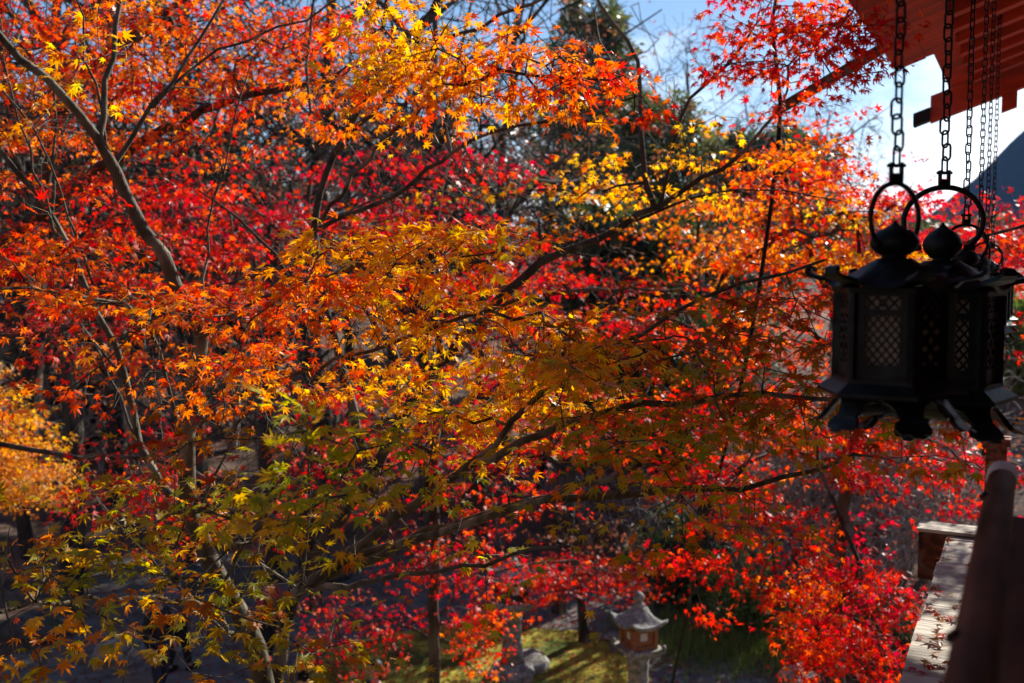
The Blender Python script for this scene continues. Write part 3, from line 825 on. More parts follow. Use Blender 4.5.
def rock(loc, r, label, sq=(1, 1, .6), group=None, m='dark_stone'):
    bm = bmesh.new(); bmesh.ops.create_icosphere(bm, subdivisions=3, radius=1)
    ph = rng.uniform(0, 6, 6)
    for v in bm.verts:
        c = v.co.copy(); k = 1 + .18 * math.sin(2.3 * c.x + ph[0]) * math.cos(2.7 * c.y + ph[1]) + .12 * math.sin(5 * c.z + ph[2] + 3 * c.x) + .06 * math.sin(9 * c.y + ph[3]) + rng.normal(0, .012)
        v.co = Vector((c.x * sq[0], c.y * sq[1], c.z * sq[2])) * r * k
    o = bmesh_obj('rock', bm, M[m], smooth=True, loc=loc); o.rotation_euler = (0, 0, rng.uniform(0, 6))
    return tag(o, label, 'rock', group)
def on_ground(px, py):
    """where the ray of a pixel meets the ground"""
    for d in np.arange(6, 90, .05):
        p = U(px, py, d)
        if p[2] <= zt(p[0], p[1]): return p
    return U(px, py, 60)
for px, py, r, lab in ((527, 668, .34, 'pale boulder at the foot of the half-hidden stone lantern'), 
                       (612, 640, .15, 'low edging stone between lawn and path behind the orange-boxed lantern'), (655, 652, .14, 'small round edging stone against the path'), (195, 585, .55, 'broad tan boulder on the paved court near the walking people'),
                       (330, 578, .5, 'low grey boulder on the paved court behind the main maple limb'), (120, 660, .45, 'brown boulder at the lower left among dark leaves'), (30, 640, .6, 'large dark boulder at the far lower left')):
    p = on_ground(px, py); rock((p[0], p[1], p[2] + r * .2), r, lab, (1.2, 1, .6), 'garden stones', 'stone' if r < .5 else 'dark_stone')

# fallen leaves on the ground
n = 24000
Px = np.concatenate([rng.uniform(-14, 9, 9000), rng.uniform(-3.5, 3, 6000), rng.uniform(-15, -2, 9000)]); Py = np.concatenate([rng.uniform(8, 27, 9000), rng.uniform(12, 19, 6000), rng.uniform(11, 25, 9000)]); Pz = zt(Px, Py) + .02 + rng.uniform(0, .02, n)
Pp = np.stack([Px, Py, Pz], -1)
n2 = 130; fu = rng.uniform(-.41, .1, n2); fv = rng.uniform(3.6, 6.4, n2)
Pp = np.vstack([Pp, np.array([B(a, b, 5.012) for a, b in zip(fu, fv)])]); n += n2
cl = np.vstack([pick('rust', n // 3), pick('pink', n // 3), pick('brown', n - 2 * (n // 3))]); rng.shuffle(cl)
ax = rng.normal(0, 1, (n, 3)); ax[:, 2] *= .15
me = leaf_mesh('fallen_leaves', Pp, norm(ax), norm(np.stack([rng.normal(0, .3, n), rng.normal(0, .3, n), np.ones(n)], -1)), rng.uniform(.06, .1, n), cl, LEAF5)
tag(link('fallen_leaves', me, M['leaf']), kind='stuff')
# short grass on the bank
n = 7000
gcx = rng.normal(0, 1, n) * .9; gcy = rng.normal(0, 1, n) * .8
gp = on_ground(738, 640)
Px = gp[0] + gcx; Py = gp[1] + gcy; Pz = zt(Px, Py)
Pp = np.stack([Px, Py, Pz], -1); ax = np.stack([rng.normal(0, .35, n), rng.normal(0, .35, n), np.ones(n)], -1)
me = leaf_mesh('grass', Pp, norm(ax), norm(rng.normal(0, 1, (n, 3))), rng.uniform(.12, .3, n), np.clip(pick('lightgreen', n) * rng.lognormal(.1, .2, (n, 1)), 0, .9), (np.array([(-.06, 0, 0), (.06, 0, 0), (0, 1, -.1)], np.float32), np.array([(0, 1, 2)]), np.array([0, 0, 1.], np.float32)))
tag(link('grass', me, M['needle']), kind='stuff')

# ------------------------------------------------------------------ people on the court
def eval_mesh(o):
    dg = C.evaluated_depsgraph_get(); return bpy.data.meshes.new_from_object(o.evaluated_get(dg))
def skin(chains, sub=1, root=0):
    """chains: list of [(co, radius), ...]; equal coordinates are one joint"""
    vs, es, rs, idx = [], [], [], {}
    for ch in chains:
        prev = None
        for co, r in ch:
            key = tuple(round(c, 4) for c in co)
            if key not in idx: idx[key] = len(vs); vs.append(co); rs.append(r)
            i = idx[key]
            if prev is not None: es.append((prev, i))
            prev = i
    me = bpy.data.meshes.new('skin'); me.from_pydata(vs, es, [])
    o = bpy.data.objects.new('skin', me); COL.objects.link(o)
    o.modifiers.new('s', 'SKIN').use_smooth_shade = True
    for i, v in enumerate(me.skin_vertices[0].data):
        v.radius = (rs[i], rs[i]) if not isinstance(rs[i], tuple) else rs[i]; v.use_root = i == root
    sm = o.modifiers.new('u', 'SUBSURF'); sm.levels = sm.render_levels = sub
    C.view_layer.update(); m2 = eval_mesh(o)
    bpy.data.objects.remove(o); return m2
def person(loc, rz, label, top, trousers, hair, hat=None, bag=None, holding=False, s=1.0, lean=0.0, hat_brim=True):
    t = empty('person', loc, label, 'person', rz=rz); t.scale = (s, s, s)
    sk = noise_mat('skin', (.42, .24, .17), (.5, .3, .22), 30, .6, bump=0)
    step = .14
    def arm(sx):
        sh = (sx * .17, 0, 1.36); 
        if holding: el, wr = (sx * .25, -.12, 1.16), (sx * .08, -.30, 1.38)
        else: el, wr = (sx * .235, .02, 1.09), (sx * .22, -.09, .86)
        return sh, el, wr
    hips = {sx: (sx * .09, 0, .86) for sx in (-1, 1)}
    kn = {-1: (-.10, -.07, .47), 1: (.10, -.02, .47)}; an = {-1: (-.10, -step, .09), 1: (.10, .11, .09)}
    pel = (0, 0, .92)
    ch = [[(pel, .12), ((0, .0, 1.08), .105), ((0, .01, 1.26), .12), ((0, .01, 1.37), .09), ((0, -.005, 1.45), .05), ((0, -.015, 1.54), .06)]]
    for sx in (-1, 1):
        sh, el, wr = arm(sx)
        ch.append([((0, .01, 1.37), .09), (sh, .055), (el, .04), (wr, .027)])
        d = np.array(wr) - np.array(el); d /= np.linalg.norm(d); sd = np.array((0, -1, 0)) if not holding else np.array((0, 0, 1.)); sd = sd - d * (sd @ d); sd /= np.linalg.norm(sd)
        pm = np.array(wr) + d * .055; ch.append([(wr, .027), (tuple(pm), .03)])
        for q, ln in zip((-1.5, -.5, .5, 1.5), (.065, .078, .082, .07)):
            b0 = pm + sd * q * .017 + d * .02; b1 = b0 + d * ln * .55; b2 = b1 + (d * .8 + np.array((-sx * .6, 0, 0))) * ln * .45
            ch.append([(tuple(pm), .03), (tuple(b0), .010), (tuple(b1), .0085), (tuple(b2), .007)])
        th0 = np.array(wr) + d * .025 + sd * .03; ch.append([(wr, .027), (tuple(th0), .012), (tuple(th0 + d * .035 + sd * .02), .009)])
        ch.append([(pel, .12), (hips[sx], .085), (kn[sx], .055), (an[sx], .038), ((an[sx][0], an[sx][1] - .12, .03), .03)])
    me = skin(ch, 1)
    hb = bmesh.new(); hb.from_mesh(me)
    hd = bmesh.new(); bmesh.ops.create_uvsphere(hd, u_segments=28, v_segments=22, radius=1)
    for v in hd.verts:
        c = v.co; x, y, z = c.x, c.y, c.z
        k = Vector((x * .074, y * .092, z * .112))
        if z < -.2: k.x *= 1 + (z + .2) * .28; k.y *= 1 + (z + .2) * .12
        if y < -.6:
            k.y -= .024 * math.exp(-((x / .17) ** 2 + ((z + .12) / .22) ** 2))      # nose
            for e in (-1, 1): k.y += .012 * math.exp(-(((x - e * .36) / .17) ** 2 + ((z - .06) / .13) ** 2))   # eye sockets
            k.y += .006 * math.exp(-((x / .3) ** 2 + ((z + .5) / .07) ** 2)); k.y -= .006 * math.exp(-((x / .3) ** 2 + ((z + .62) / .1) ** 2))
        if abs(x) > .93 and abs(z) < .3: k.x *= 1.16      # ears
        v.co = k + Vector((0, -.02, 1.605))
    tm = bpy.data.meshes.new('h'); hd.to_mesh(tm); hd.free(); hb.from_mesh(tm); me2 = bpy.data.meshes.new('body'); hb.to_mesh(me2); hb.free()
    o = bpy.data.objects.new('body', me2); COL.objects.link(o); rm = o.modifiers.new('r', 'REMESH'); rm.mode = 'VOXEL'; rm.voxel_size = .009; rm.use_smooth_shade = True
    C.view_layer.update(); m3 = eval_mesh(o); bpy.data.objects.remove(o)
    body = link('body', m3, sk, t)
    bm = bmesh.new()
    for e in (-1, 1): bmesh.ops.create_uvsphere(bm, u_segments=8, v_segments=6, radius=.011, matrix=Matrix.Translation((e * .027, -.098, 1.612)))
    bmesh_obj('eye', bm, M['iron'], body, smooth=True)
    bm = bmesh.new(); sweep(bm, [(-.022, -.1, 1.548), (0, -.107, 1.546), (.022, -.1, 1.548)], .005, 6); bmesh_obj('mouth', bm, noise_mat('lips', (.4, .14, .12), (.42, .16, .13), 9, .5, bump=0), body)
    cj = [[((0, 0, .82), .15), ((0, .0, .98), .142), ((0, .01, 1.2), .145), ((0, .01, 1.36), .115), ((0, 0, 1.44), .07)]]
    for sx in (-1, 1):
        sh, el, wr = arm(sx); wq = tuple(np.array(el) + (np.array(wr) - np.array(el)) * .93)
        cj.append([((0, .01, 1.36), .115), (sh, .078), (el, .058), (wq, .045)])
    jm = noise_mat('jacket_cloth', tuple(c * .8 for c in top), top, 22, .85, bump=.4, bscale=14, bdist=.01)
    link('jacket', skin(cj, 2), jm, t)
    ct = [[(pel, .135), (hips[sx], .1), (kn[sx], .075), ((an[sx][0], an[sx][1], .11), .06)] for sx in (-1, 1)]
    link('trousers', skin(ct, 2), noise_mat('trouser_cloth', tuple(c * .8 for c in trousers), trousers, 25, .9, bump=.3, bdist=.01), t)
    for sx in (-1, 1):
        bm = bmesh.new(); a = an[sx]
        bmesh.ops.create_uvsphere(bm, u_segments=16, v_segments=10, radius=1)
        for v in bm.verts: v.co = Vector((a[0] + v.co.x * .048, a[1] - .06 + v.co.y * .14, max(.0, .045 + v.co.z * .055)))
        bmesh_obj('shoe', bm, M['iron'], t, smooth=True)
    bm = bmesh.new(); bmesh.ops.create_uvsphere(bm, u_segments=24, v_segments=16, radius=1)
    for v in bm.verts:
        c = v.co.copy(); v.co = Vector((c.x * .084, c.y * .102 + .006, c.z * .12)) + Vector((0, -.012, 1.615))
        fr = max(0, -c.y - .25)
        if c.z < .45: v.co.y += fr * .13; v.co.z -= (0.05 if c.y > .2 else 0) * (1 if c.z < -.3 else 0)
    bmesh_obj('hair', bm, noise_mat('hair', tuple(c * .6 for c in hair), hair, 60, .45, bump=.4, stretch=(1, 1, .1)), t, smooth=True)
    if hat:
        hm = noise_mat('hat_cloth', tuple(c * .85 for c in hat), hat, 30, .85, bump=.2)
        bm = bmesh.new(); lathe(bm, [(.135 if hat_brim else .1, 1.63), (.13 if hat_brim else .104, 1.645), (.1, 1.66), (.096, 1.70), (.075, 1.745), (.03, 1.762), (.004, 1.765)], 20, Matrix.Translation((0, -.008, .0)))
        bmesh_obj('hat', bm, hm, t, smooth=True)
    return t
def put(px, py, hz):
    d = dep_for(py, hz); p = U(px, py, d); return (p[0], p[1], float(zt(p[0], p[1])))
NAVY, BLK, GREY = (.03, .035, .06), (.02, .02, .024), (.14, .14, .16)
person(put(176, 570, 1.72), R(150), 'person in a slate blue jacket walking on the court left of the near maple trunk', (.12, .14, .2), BLK, (.02, .016, .014))
person(put(157, 592, 1.7), R(60), 'person in a black coat standing on the court at the lower left', BLK, NAVY, (.03, .02, .015))
person(put(268, 574, 1.66), R(-120), 'person in a red top with dark trousers walking just right of the near maple trunk', (.36, .05, .05), BLK, (.02, .017, .015))
d = put(303, 655, 1.78)
person(d, R(20), 'person in a yellow hat and yellow raincoat at the bottom of the photo', (.5, .36, .04), NAVY, (.03, .02, .016), hat=(.75, .42, .02), holding=True)
cm = U(303, 672, d[1] - .3)
t = empty('camera_in_hands', (cm[0], cm[1], cm[2] - .05), 'black camera held up by the person in the yellow hat', 'camera', rz=R(20))
bm = bmesh.new(); box(bm, -.065, .065, -.03, .03, -.045, .045); box(bm, -.025, .025, -.028, .028, .046, .068); bmesh_obj('camera_body', bm, M['iron'], t, bevel=.006)
bm = bmesh.new(); lathe(bm, [(.034, 0), (.036, .05), (.038, .07), (.03, .072)], 16, Matrix.Translation((0, -.031, 0)) @ Matrix.Rotation(R(90), 4, 'X')); bmesh_obj('lens', bm, M['iron'], t)
person(put(376, 662, 1.7), R(-60), 'person in black with dark hair at the bottom, right of the yellow hat', BLK, BLK, (.012, .01, .01))
# ------------------------------------------------------------------ trees
def tree(name, base, label, cat='tree', group=None):
    base = (float(base[0]), float(base[1]), float(zt(base[0], base[1])) - .1)
    return Tree(base), empty(name, base, label, cat, group)
def PX(*a):
    """pixel, pixel, depth triples to points"""
    return [U(*q) for q in a]
def blob(T, px, py, dep, rx, ry, rd, n, pal, **k):
    T.cluster(U(px, py, dep), (rx * mpp(dep), rd, ry * mpp(dep)), n, pal, **k)
def finish(T, root, bark, tpl=None, leafm='leaf', tip=.0014, thick=.012, e=2.35, mix=.25, jitter=.16, curl=1.0):
    me = T.tube_mesh('trunk', tip, thick, e)
    link('trunk', me, M[bark], root)
    if T.tips and tpl is not None: T.leaves('crown', tpl, M[leafm], root, mix, jitter, curl)

# --- the near maple whose limbs fill the left and cross the picture
g = U(262, 683, 6.4)
T, r_ = tree('maple_tree', (g[0] - .1, g[1] + .1), 'near maple with pale green-grey stems at left and orange to olive leaves across the middle', group='maples in autumn colour')
T.limb([T.base, (g[0] - .05, g[1] + .05, 2.2), g, U(236, 612, 6.25), U(196, 535, 6.2), U(186, 440, 6.1), U(200, 335, 6.0), U(162, 258, 5.9), U(114, 172, 5.8), U(96, 140, 5.7), U(46, 80, 5.5), U(-30, 0, 5.2)], .09, .018)
T.limb(PX((97, 142, 5.7), (112, 55, 5.8), (124, -25, 5.9)), .021, .012)
T.limb(PX((112, 168, 5.8), (150, 110, 5.9), (185, 60, 6.0), (232, -15, 6.2)), .016, .008)
T.limb(PX((152, 108, 5.9), (215, 52, 6.1), (310, 20, 6.3), (350, -10, 6.3)), .010, .005)
T.limb(PX((192, 520, 6.2), (160, 480, 6.3), (140, 445, 6.4), (124, 375, 6.4), (98, 310, 6.4), (52, 218, 6.3), (-20, 125, 6.1)), .030, .016)
T.limb(PX((52, 218, 6.3), (54, 150, 6.4), (52, 60, 6.5)), .012, .006)
T.limb(PX((98, 300, 6.4), (60, 190, 6.2), (20, 110, 6.0), (-20, 60, 6.0)), .009, .005)
for a_, b_, c_ in (((60, 250, 6.3), (20, 120, 6.2), (-5, -10, 6.1)), ((112, 172, 5.8), (90, 60, 5.8), (70, -15, 5.8)), ((200, 335, 6.0), (215, 200, 6.2), (250, 60, 6.4)), ((124, 380, 6.4), (60, 300, 6.5), (-20, 240, 6.5)), ((140, 445, 6.4), (90, 330, 6.6), (70, 200, 6.7)), ((192, 525, 6.2), (250, 400, 6.3), (300, 290, 6.4)), ((236, 612, 6.2), (280, 480, 6.2), (345, 360, 6.2)), ((232, 640, 6.3), (150, 560, 6.3), (70, 470, 6.4)), ((300, 590, 6.0), (310, 480, 6.0), (300, 380, 6.0))):
    T.limb(PX(a_, b_, c_), .010, .004)
T.limb(PX((186, 455, 6.1), (150, 330, 5.6), (100, 300, 5.2), (30, 290, 4.8), (-30, 285, 4.5)), .012, .006)
T.limb(PX((190, 430, 6.1), (250, 390, 5.7), (340, 360, 5.2), (430, 330, 4.9), (520, 300, 4.7)), .016, .006)
T.limb(PX((200, 340, 6.0), (260, 300, 5.5), (330, 275, 5.1), (420, 262, 4.8), (500, 262, 4.7)), .013, .005)
T.limb(PX((232, 640, 6.3), (290, 598, 6.1), (365, 558, 5.8), (450, 525, 5.5), (540, 500, 5.2), (640, 490, 5.0), (745, 487, 4.8), (860, 455, 4.5)), .05, .009)
T.limb(PX((300, 592, 6.05), (380, 530, 5.6), (470, 468, 5.1), (570, 425, 4.7), (680, 400, 4.3), (800, 395, 4.1), (880, 400, 4.0)), .034, .007)
T.limb(PX((330, 575, 5.95), (420, 540, 5.4), (540, 500, 4.6), (640, 465, 4.2)), .034, .010)
T.limb(PX((470, 468, 5.1), (560, 380, 4.9), (640, 330, 4.7), (740, 285, 4.5), (830, 262, 4.4)), .018, .006)
T.limb(PX((300, 592, 6.05), (350, 585, 5.2), (440, 570, 4.4), (560, 545, 3.8)), .022, .006)
T.limb(PX((236, 615, 6.25), (170, 600, 5.2), (90, 600, 4.2), (0, 610, 3.6)), .018, .006)
T.limb(PX((232, 640, 6.3), (220, 600, 5.0), (250, 540, 4.0), (330, 500, 3.2)), .014, .005)
k = dict(size=.08, m=6, spread=.14, step=.13, tier=.24, tilt=.36, droop=.25)
blob(T, 420, 262, 4.7, 120, 26, .55, 105, 'gold', **k)
blob(T, 330, 285, 5.0, 80, 30, .5, 50, 'orange', **k)
blob(T, 400, 300, 4.9, 120, 22, .5, 50, 'gold', **k)
blob(T, 490, 335, 4.9, 130, 30, .5, 66, 'gold', **k)
blob(T, 560, 365, 4.4, 90, 30, .4, 55, 'gold', **k)
blob(T, 490, 425, 5.5, 90, 34, .5, 70, 'yellow', **k)
blob(T, 410, 400, 5.6, 60, 40, .5, 34, 'yellow', **k)
blob(T, 560, 400, 5.3, 70, 30, .4, 40, 'gold', **k)
blob(T, 250, 330, 5.2, 110, 45, .7, 64, 'orange', **k)
blob(T, 330, 370, 5.4, 120, 40, .6, 40, 'gold', **k)
blob(T, 110, 300, 5.3, 130, 35, .8, 60, 'orange', **k)
blob(T, 40, 260, 5.2, 90, 40, .7, 50, 'redorange', **k)
blob(T, 60, 370, 5.2, 110, 18, .6, 22, 'orange', **k)
blob(T, 215, 385, 5.4, 90, 35, .6, 25, 'orange', **k)
k2 = dict(k, size=.08, tilt=.24, droop=.16, m=5.5)
blob(T, 640, 330, 4.4, 130, 28, .55, 35, 'rust', **k2)
blob(T, 720, 300, 4.3, 100, 24, .5, 27, 'rust', **k2)
blob(T, 640, 395, 4.1, 150, 40, .6, 54, 'olive', **k2)
blob(T, 780, 370, 4.0, 120, 55, .5, 43, 'rust', **k2)
blob(T, 740, 430, 4.0, 150, 38, .5, 50, 'olive', **k2)
blob(T, 610, 475, 4.4, 100, 36, .6, 38, 'olive', **k2)
blob(T, 860, 430, 3.9, 90, 40, .4, 22, 'rust', **k2)
blob(T, 940, 440, 4.2, 80, 25, .4, 12, 'rust', **k2)
blob(T, 420, 500, 4.6, 110, 36, .6, 12, 'lime', **k2)
blob(T, 500, 560, 4.4, 150, 26, .6, 9, 'lime', **k2)
blob(T, 720, 520, 4.4, 110, 40, .5, 17, 'olive', **k2)
k3 = dict(k, size=.082, m=5, tilt=.26, droop=.16)
blob(T, 300, 480, 3.1, 90, 34, .35, 30, 'lime', **k3)
blob(T, 370, 450, 3.8, 80, 26, .4, 20, 'lime', **k3)
blob(T, 220, 470, 4.0, 90, 30, .4, 18, 'rust', **k3)
blob(T, 90, 570, 3.8, 140, 60, .6, 30, 'olive', **k3)
blob(T, 110, 590, 4.2, 150, 60, .5, 17, 'gold', **k3)
blob(T, 60, 640, 3.3, 120, 45, .4, 25, 'olive', **k3)
blob(T, 200, 560, 4.4, 150, 70, .6, 31, 'lime', **k3)
blob(T, 150, 520, 4.4, 120, 34, .6, 32, 'olive', **k3)
blob(T, 220, 640, 3.7, 130, 42, .5, 21, 'olive', **k3)
blob(T, 330, 630, 4.0, 120, 40, .5, 17, 'olive', **k3)
blob(T, 250, 560, 4.0, 110, 30, .5, 12, 'olive', **k3)
blob(T, 60, 60, 5.6, 110, 50, .6, 26, 'gold', **k)
for q in ((60, 150, 5.9, 110, 130, .7, 90), (220, 130, 6.0, 120, 110, .6, 60), (150, 380, 5.8, 150, 80, .7, 80), (250, 520, 5.4, 170, 90, .8, 110), (430, 480, 5.2, 150, 70, .7, 80), (660, 500, 4.9, 130, 50, .5, 50)):
    T.grow(U(*q[:3]) + norm(rng.normal(0, 1, (q[6], 3))) * rng.uniform(.2, 1, (q[6], 1)) * np.array((q[3] * mpp(q[2]), q[5], q[4] * mpp(q[2]))), step=.12)
finish(T, r_, 'bark', LEAF7, tip=.0021, thick=.008, e=2.95)

# --- the dark-limbed maple in the middle
g = U(262, 683, 9.2)
T, r_ = tree('maple_tree', (g[0], g[1]), 'dark-limbed maple in the middle with a bright orange spray at top centre', group='maples in autumn colour')
T.limb([T.base, (g[0], g[1], 1.5), U(290, 610, 9.0), U(362, 490, 8.7), U(425, 385, 8.5), U(500, 300, 8.3), U(540, 262, 8.2), U(600, 236, 8.0), U(660, 206, 7.8), U(722, 165, 7.5), U(765, 130, 7.2), U(790, 90, 7.0)], .082, .006)
T.limb(PX((655, 208, 7.8), (640, 150, 7.8), (638, 60, 7.8), (600, 5, 7.8), (585, -20, 7.8)), .026, .009)
T.limb(PX((640, 100, 7.8), (600, 40, 7.9), (598, -15, 8)), .009, .005)
T.limb(PX((660, 205, 7.8), (690, 100, 7.6), (745, 45, 7.4), (770, 0, 7.2)), .017, .006)
T.limb(PX((600, 236, 8.0), (690, 200, 7.8), (760, 190, 7.6), (840, 200, 7.6)), .014, .005)
T.limb(PX((375, 490, 8.6), (335, 340, 8.3), (314, 232, 8.2), (335, 155, 8.0), (368, 85, 7.8), (390, -15, 7.6)), .045, .016)
T.limb(PX((345, 130, 7.9), (312, 110, 7.9), (306, 40, 8), (318, -20, 8)), .018, .008)
T.limb(PX((314, 232, 8.2), (400, 190, 7.3), (470, 140, 6.7), (560, 118, 6.2), (640, 95, 5.9)), .022, .005)
T.limb(PX((318, 222, 8.2), (370, 160, 7.2), (420, 110, 6.3), (500, 75, 5.6), (610, 82, 5.2)), .018, .005)
T.limb(PX((335, 155, 8.0), (420, 60, 7.2), (480, 25, 6.8), (580, -15, 6.5)), .022, .009)
T.limb(PX((350, 120, 7.9), (420, 30, 7.4), (450, -20, 7.2)), .014, .007)
T.limb(PX((330, 330, 8.3), (260, 240, 8.2), (200, 190, 8.2)), .02, .007)
k = dict(size=.085, m=6, spread=.15, step=.14, tier=.22, tilt=.5, droop=.4)
blob(T, 420, 60, 5.7, 90, 36, .5, 75, 'gold', **k)
blob(T, 500, 70, 5.5, 110, 40, .5, 80, 'orange', **k)
blob(T, 370, 85, 6.2, 70, 40, .5, 46, 'orange', **k)
blob(T, 585, 85, 5.3, 50, 24, .3, 26, 'redorange', **k)
blob(T, 470, 110, 5.8, 120, 24, .5, 30, 'gold', **k)
blob(T, 395, 30, 6.0, 50, 25, .4, 26, 'gold', **k)
blob(T, 645, 100, 5.6, 30, 18, .3, 7, 'redorange', **k)
k = dict(size=.075, m=8, spread=.17, step=.16, tier=.25, tilt=.5, droop=.4)
blob(T, 605, 190, 8.2, 60, 24, .6, 46, 'gold', **k)
blob(T, 700, 165, 7.8, 60, 40, .6, 26, 'gold', **k)
blob(T, 790, 22, 7.0, 75, 34, .6, 85, 'redorange', **k)
blob(T, 770, 75, 7.0, 62, 34, .5, 60, 'red', **k)
blob(T, 850, 40, 6.4, 45, 42, .4, 55, 'red', **k)
blob(T, 790, 160, 7.6, 60, 36, .6, 44, 'orange', **k)
blob(T, 745, 15, 7.2, 36, 24, .4, 18, 'crimson', **k)
blob(T, 480, 215, 8.2, 120, 30, .8, 40, 'rust', **dict(k, m=5))
for q in ((480, 200, 8.0, 130, 70, .8, 150), (680, 130, 7.6, 70, 90, .6, 90), (350, 150, 7.8, 80, 100, .8, 80), (600, 250, 8.0, 90, 40, .6, 60)):
    T.grow(U(*q[:3]) + norm(rng.normal(0, 1, (q[6], 3))) * rng.uniform(.2, 1, (q[6], 1)) * np.array((q[3] * mpp(q[2]), q[5], q[4] * mpp(q[2]))), step=.14)
finish(T, r_, 'dark_bark', LEAF7, tip=.0027, thick=.01, e=2.8)

# --- crimson maple further back, with a slim straight trunk
g = U(434, 683, 11.5)
T, r_ = tree('maple_tree', (g[0], g[1]), 'crimson maple with a slim straight dark trunk behind the middle limbs', group='maples in autumn colour')
T.limb([T.base, g, U(434, 560, 11.4), U(434, 470, 11.3), U(440, 360, 11.3), U(430, 260, 11.2), U(450, 150, 11)], .085, .03)
T.limb(PX((436, 440, 11.3), (380, 330, 11.3), (320, 260, 11.4), (240, 200, 11.5)), .04, .015)
T.limb(PX((438, 380, 11.3), (500, 310, 11.2), (580, 290, 11), (680, 290, 10.8)), .04, .012)
T.limb(PX((434, 520, 11.4), (500, 470, 11), (600, 440, 10.6), (680, 430, 10.4)), .03, .010)
T.limb(PX((434, 560, 11.4), (380, 500, 11.2), (310, 460, 11)), .025, .010)
T.limb(PX((434, 620, 11.5), (480, 580, 12), (560, 560, 12.4), (620, 575, 12.6)), .022, .008)
T.limb(PX((434, 640, 11.5), (390, 620, 11.8), (330, 610, 12)), .022, .008)
k = dict(size=.1, m=10, spread=.22, step=.24, tier=.5, tilt=.55, droop=.4)
blob(T, 440, 185, 10.8, 120, 50, 1.4, 102, 'crimson', **k)
blob(T, 340, 215, 11.2, 80, 40, 1.2, 40, 'crimson', **k)
blob(T, 230, 210, 11.4, 100, 40, 1.2, 68, 'crimson', **k)
blob(T, 480, 265, 11, 130, 40, 1.2, 88, 'red', **k)
blob(T, 580, 320, 10.8, 130, 40, 1.1, 73, 'red', **k)
blob(T, 690, 330, 10.4, 100, 45, 1.0, 63, 'redorange', **k)
blob(T, 480, 400, 11, 130, 55, 1.2, 82, 'crimson', **k)
blob(T, 360, 430, 11.3, 80, 40, 1.1, 88, 'pink', **k)
blob(T, 600, 420, 10.6, 120, 40, 1, 80, 'red', **k)
blob(T, 700, 420, 10.2, 90, 50, .9, 58, 'red', **k)
blob(T, 500, 480, 11, 120, 32, .9, 63, 'red', **k)
blob(T, 440, 540, 11.2, 70, 34, .8, 47, 'red', **k)
blob(T, 320, 500, 11, 70, 44, .8, 28, 'pink', **k)
blob(T, 540, 580, 12.2, 80, 20, .6, 33, 'red', **k)
blob(T, 480, 630, 12, 46, 42, .7, 43, 'redorange', **k)
blob(T, 450, 590, 11.6, 60, 34, .7, 33, 'crimson', **k)
blob(T, 350, 635, 12, 90, 40, .8, 53, 'pink', **k)
finish(T, r_, 'dark_bark', LEAF5, tip=.0035, thick=.014)

# --- orange-red maple filling the upper left
g = U(-150, 620, 9.4)
T, r_ = tree('maple_tree', (g[0], g[1]), 'orange and red maple with heavy dark limbs filling the upper left', group='maples in autumn colour')
T.limb([T.base, (g[0], g[1], 1.8), U(-140, 470, 9.4), U(-110, 380, 9.3), U(-50, 285, 9.2), U(40, 215, 9.0), U(130, 150, 8.8), U(220, 105, 8.6), U(330, 80, 8.4)], .15, .02)
T.limb(PX((-50, 285, 9.2), (-60, 200, 9.0), (-50, 90, 8.8), (-20, -10, 8.6)), .09, .03)
T.limb(PX((40, 215, 9.0), (60, 120, 8.8), (110, 50, 8.6), (200, -10, 8.4)), .06, .02)
T.limb(PX((-80, 330, 9.3), (60, 330, 8.9), (170, 300, 8.6), (280, 270, 8.4)), .04, .014)
T.limb(PX((-120, 420, 9.3), (60, 455, 8.9), (150, 460, 8.6), (210, 480, 8.4)), .03, .012)

k = dict(size=.082, m=9, spread=.2, step=.2, tier=.34, tilt=.55, droop=.4)
for px, py, rx, ry, n, pal in ((60, 40, 110, 55, 152, 'redorange'), (170, 40, 100, 50, 120, 'orange'), (270, 60, 90, 50, 104, 'redorange'), (70, 110, 120, 45, 120, 'orange'), (180, 110, 90, 36, 72, 'redorange'),
                              (330, 20, 70, 36, 48, 'redorange'), (300, 110, 60, 30, 32, 'orange'), (40, 190, 100, 50, 80, 'redorange'), (150, 200, 100, 45, 96, 'red'), (60, 260, 110, 36, 80, 'redorange'), (200, 265, 100, 40, 88, 'red'),
                              (60, 325, 110, 36, 64, 'pink'), (250, 310, 70, 40, 40, 'redorange'), (130, 470, 70, 30, 64, 'red'), (190, 520, 50, 26, 28, 'redorange'), (140, 355, 80, 26, 28, 'orange')):
    blob(T, px, py, 8.6 + rng.uniform(-.4, .5), rx, ry, .9, n, pal, **k)
finish(T, r_, 'dark_bark', LEAF5, tip=.003, thick=.014)

# --- golden maple at the far left
g = U(-60, 560, 13)
T, r_ = tree('maple_tree', (g[0], g[1]), 'pale golden maple at the left edge with small dense leaves', group='maples in autumn colour')
T.limb([T.base, (g[0] + .1, g[1], 1.5), U(-70, 460, 13), U(-60, 380, 13)], .14, .04)
T.limb(PX((-62, 440, 13), (-20, 430, 12.6), (30, 450, 12.3)), .04, .012)
k = dict(size=.085, m=12, spread=.2, step=.22, tier=.3, tilt=.6, droop=.5)
blob(T, -40, 420, 12.6, 70, 60, .9, 170, 'tan', **k)
blob(T, 0, 450, 12.2, 60, 55, .8, 190, 'gold', **k)
blob(T, 25, 485, 12, 50, 26, .6, 110, 'tan', **k)
blob(T, -60, 480, 12.2, 80, 50, .8, 120, 'gold', **k)
finish(T, r_, 'dark_bark', LEAF5, tip=.003, thick=.014)

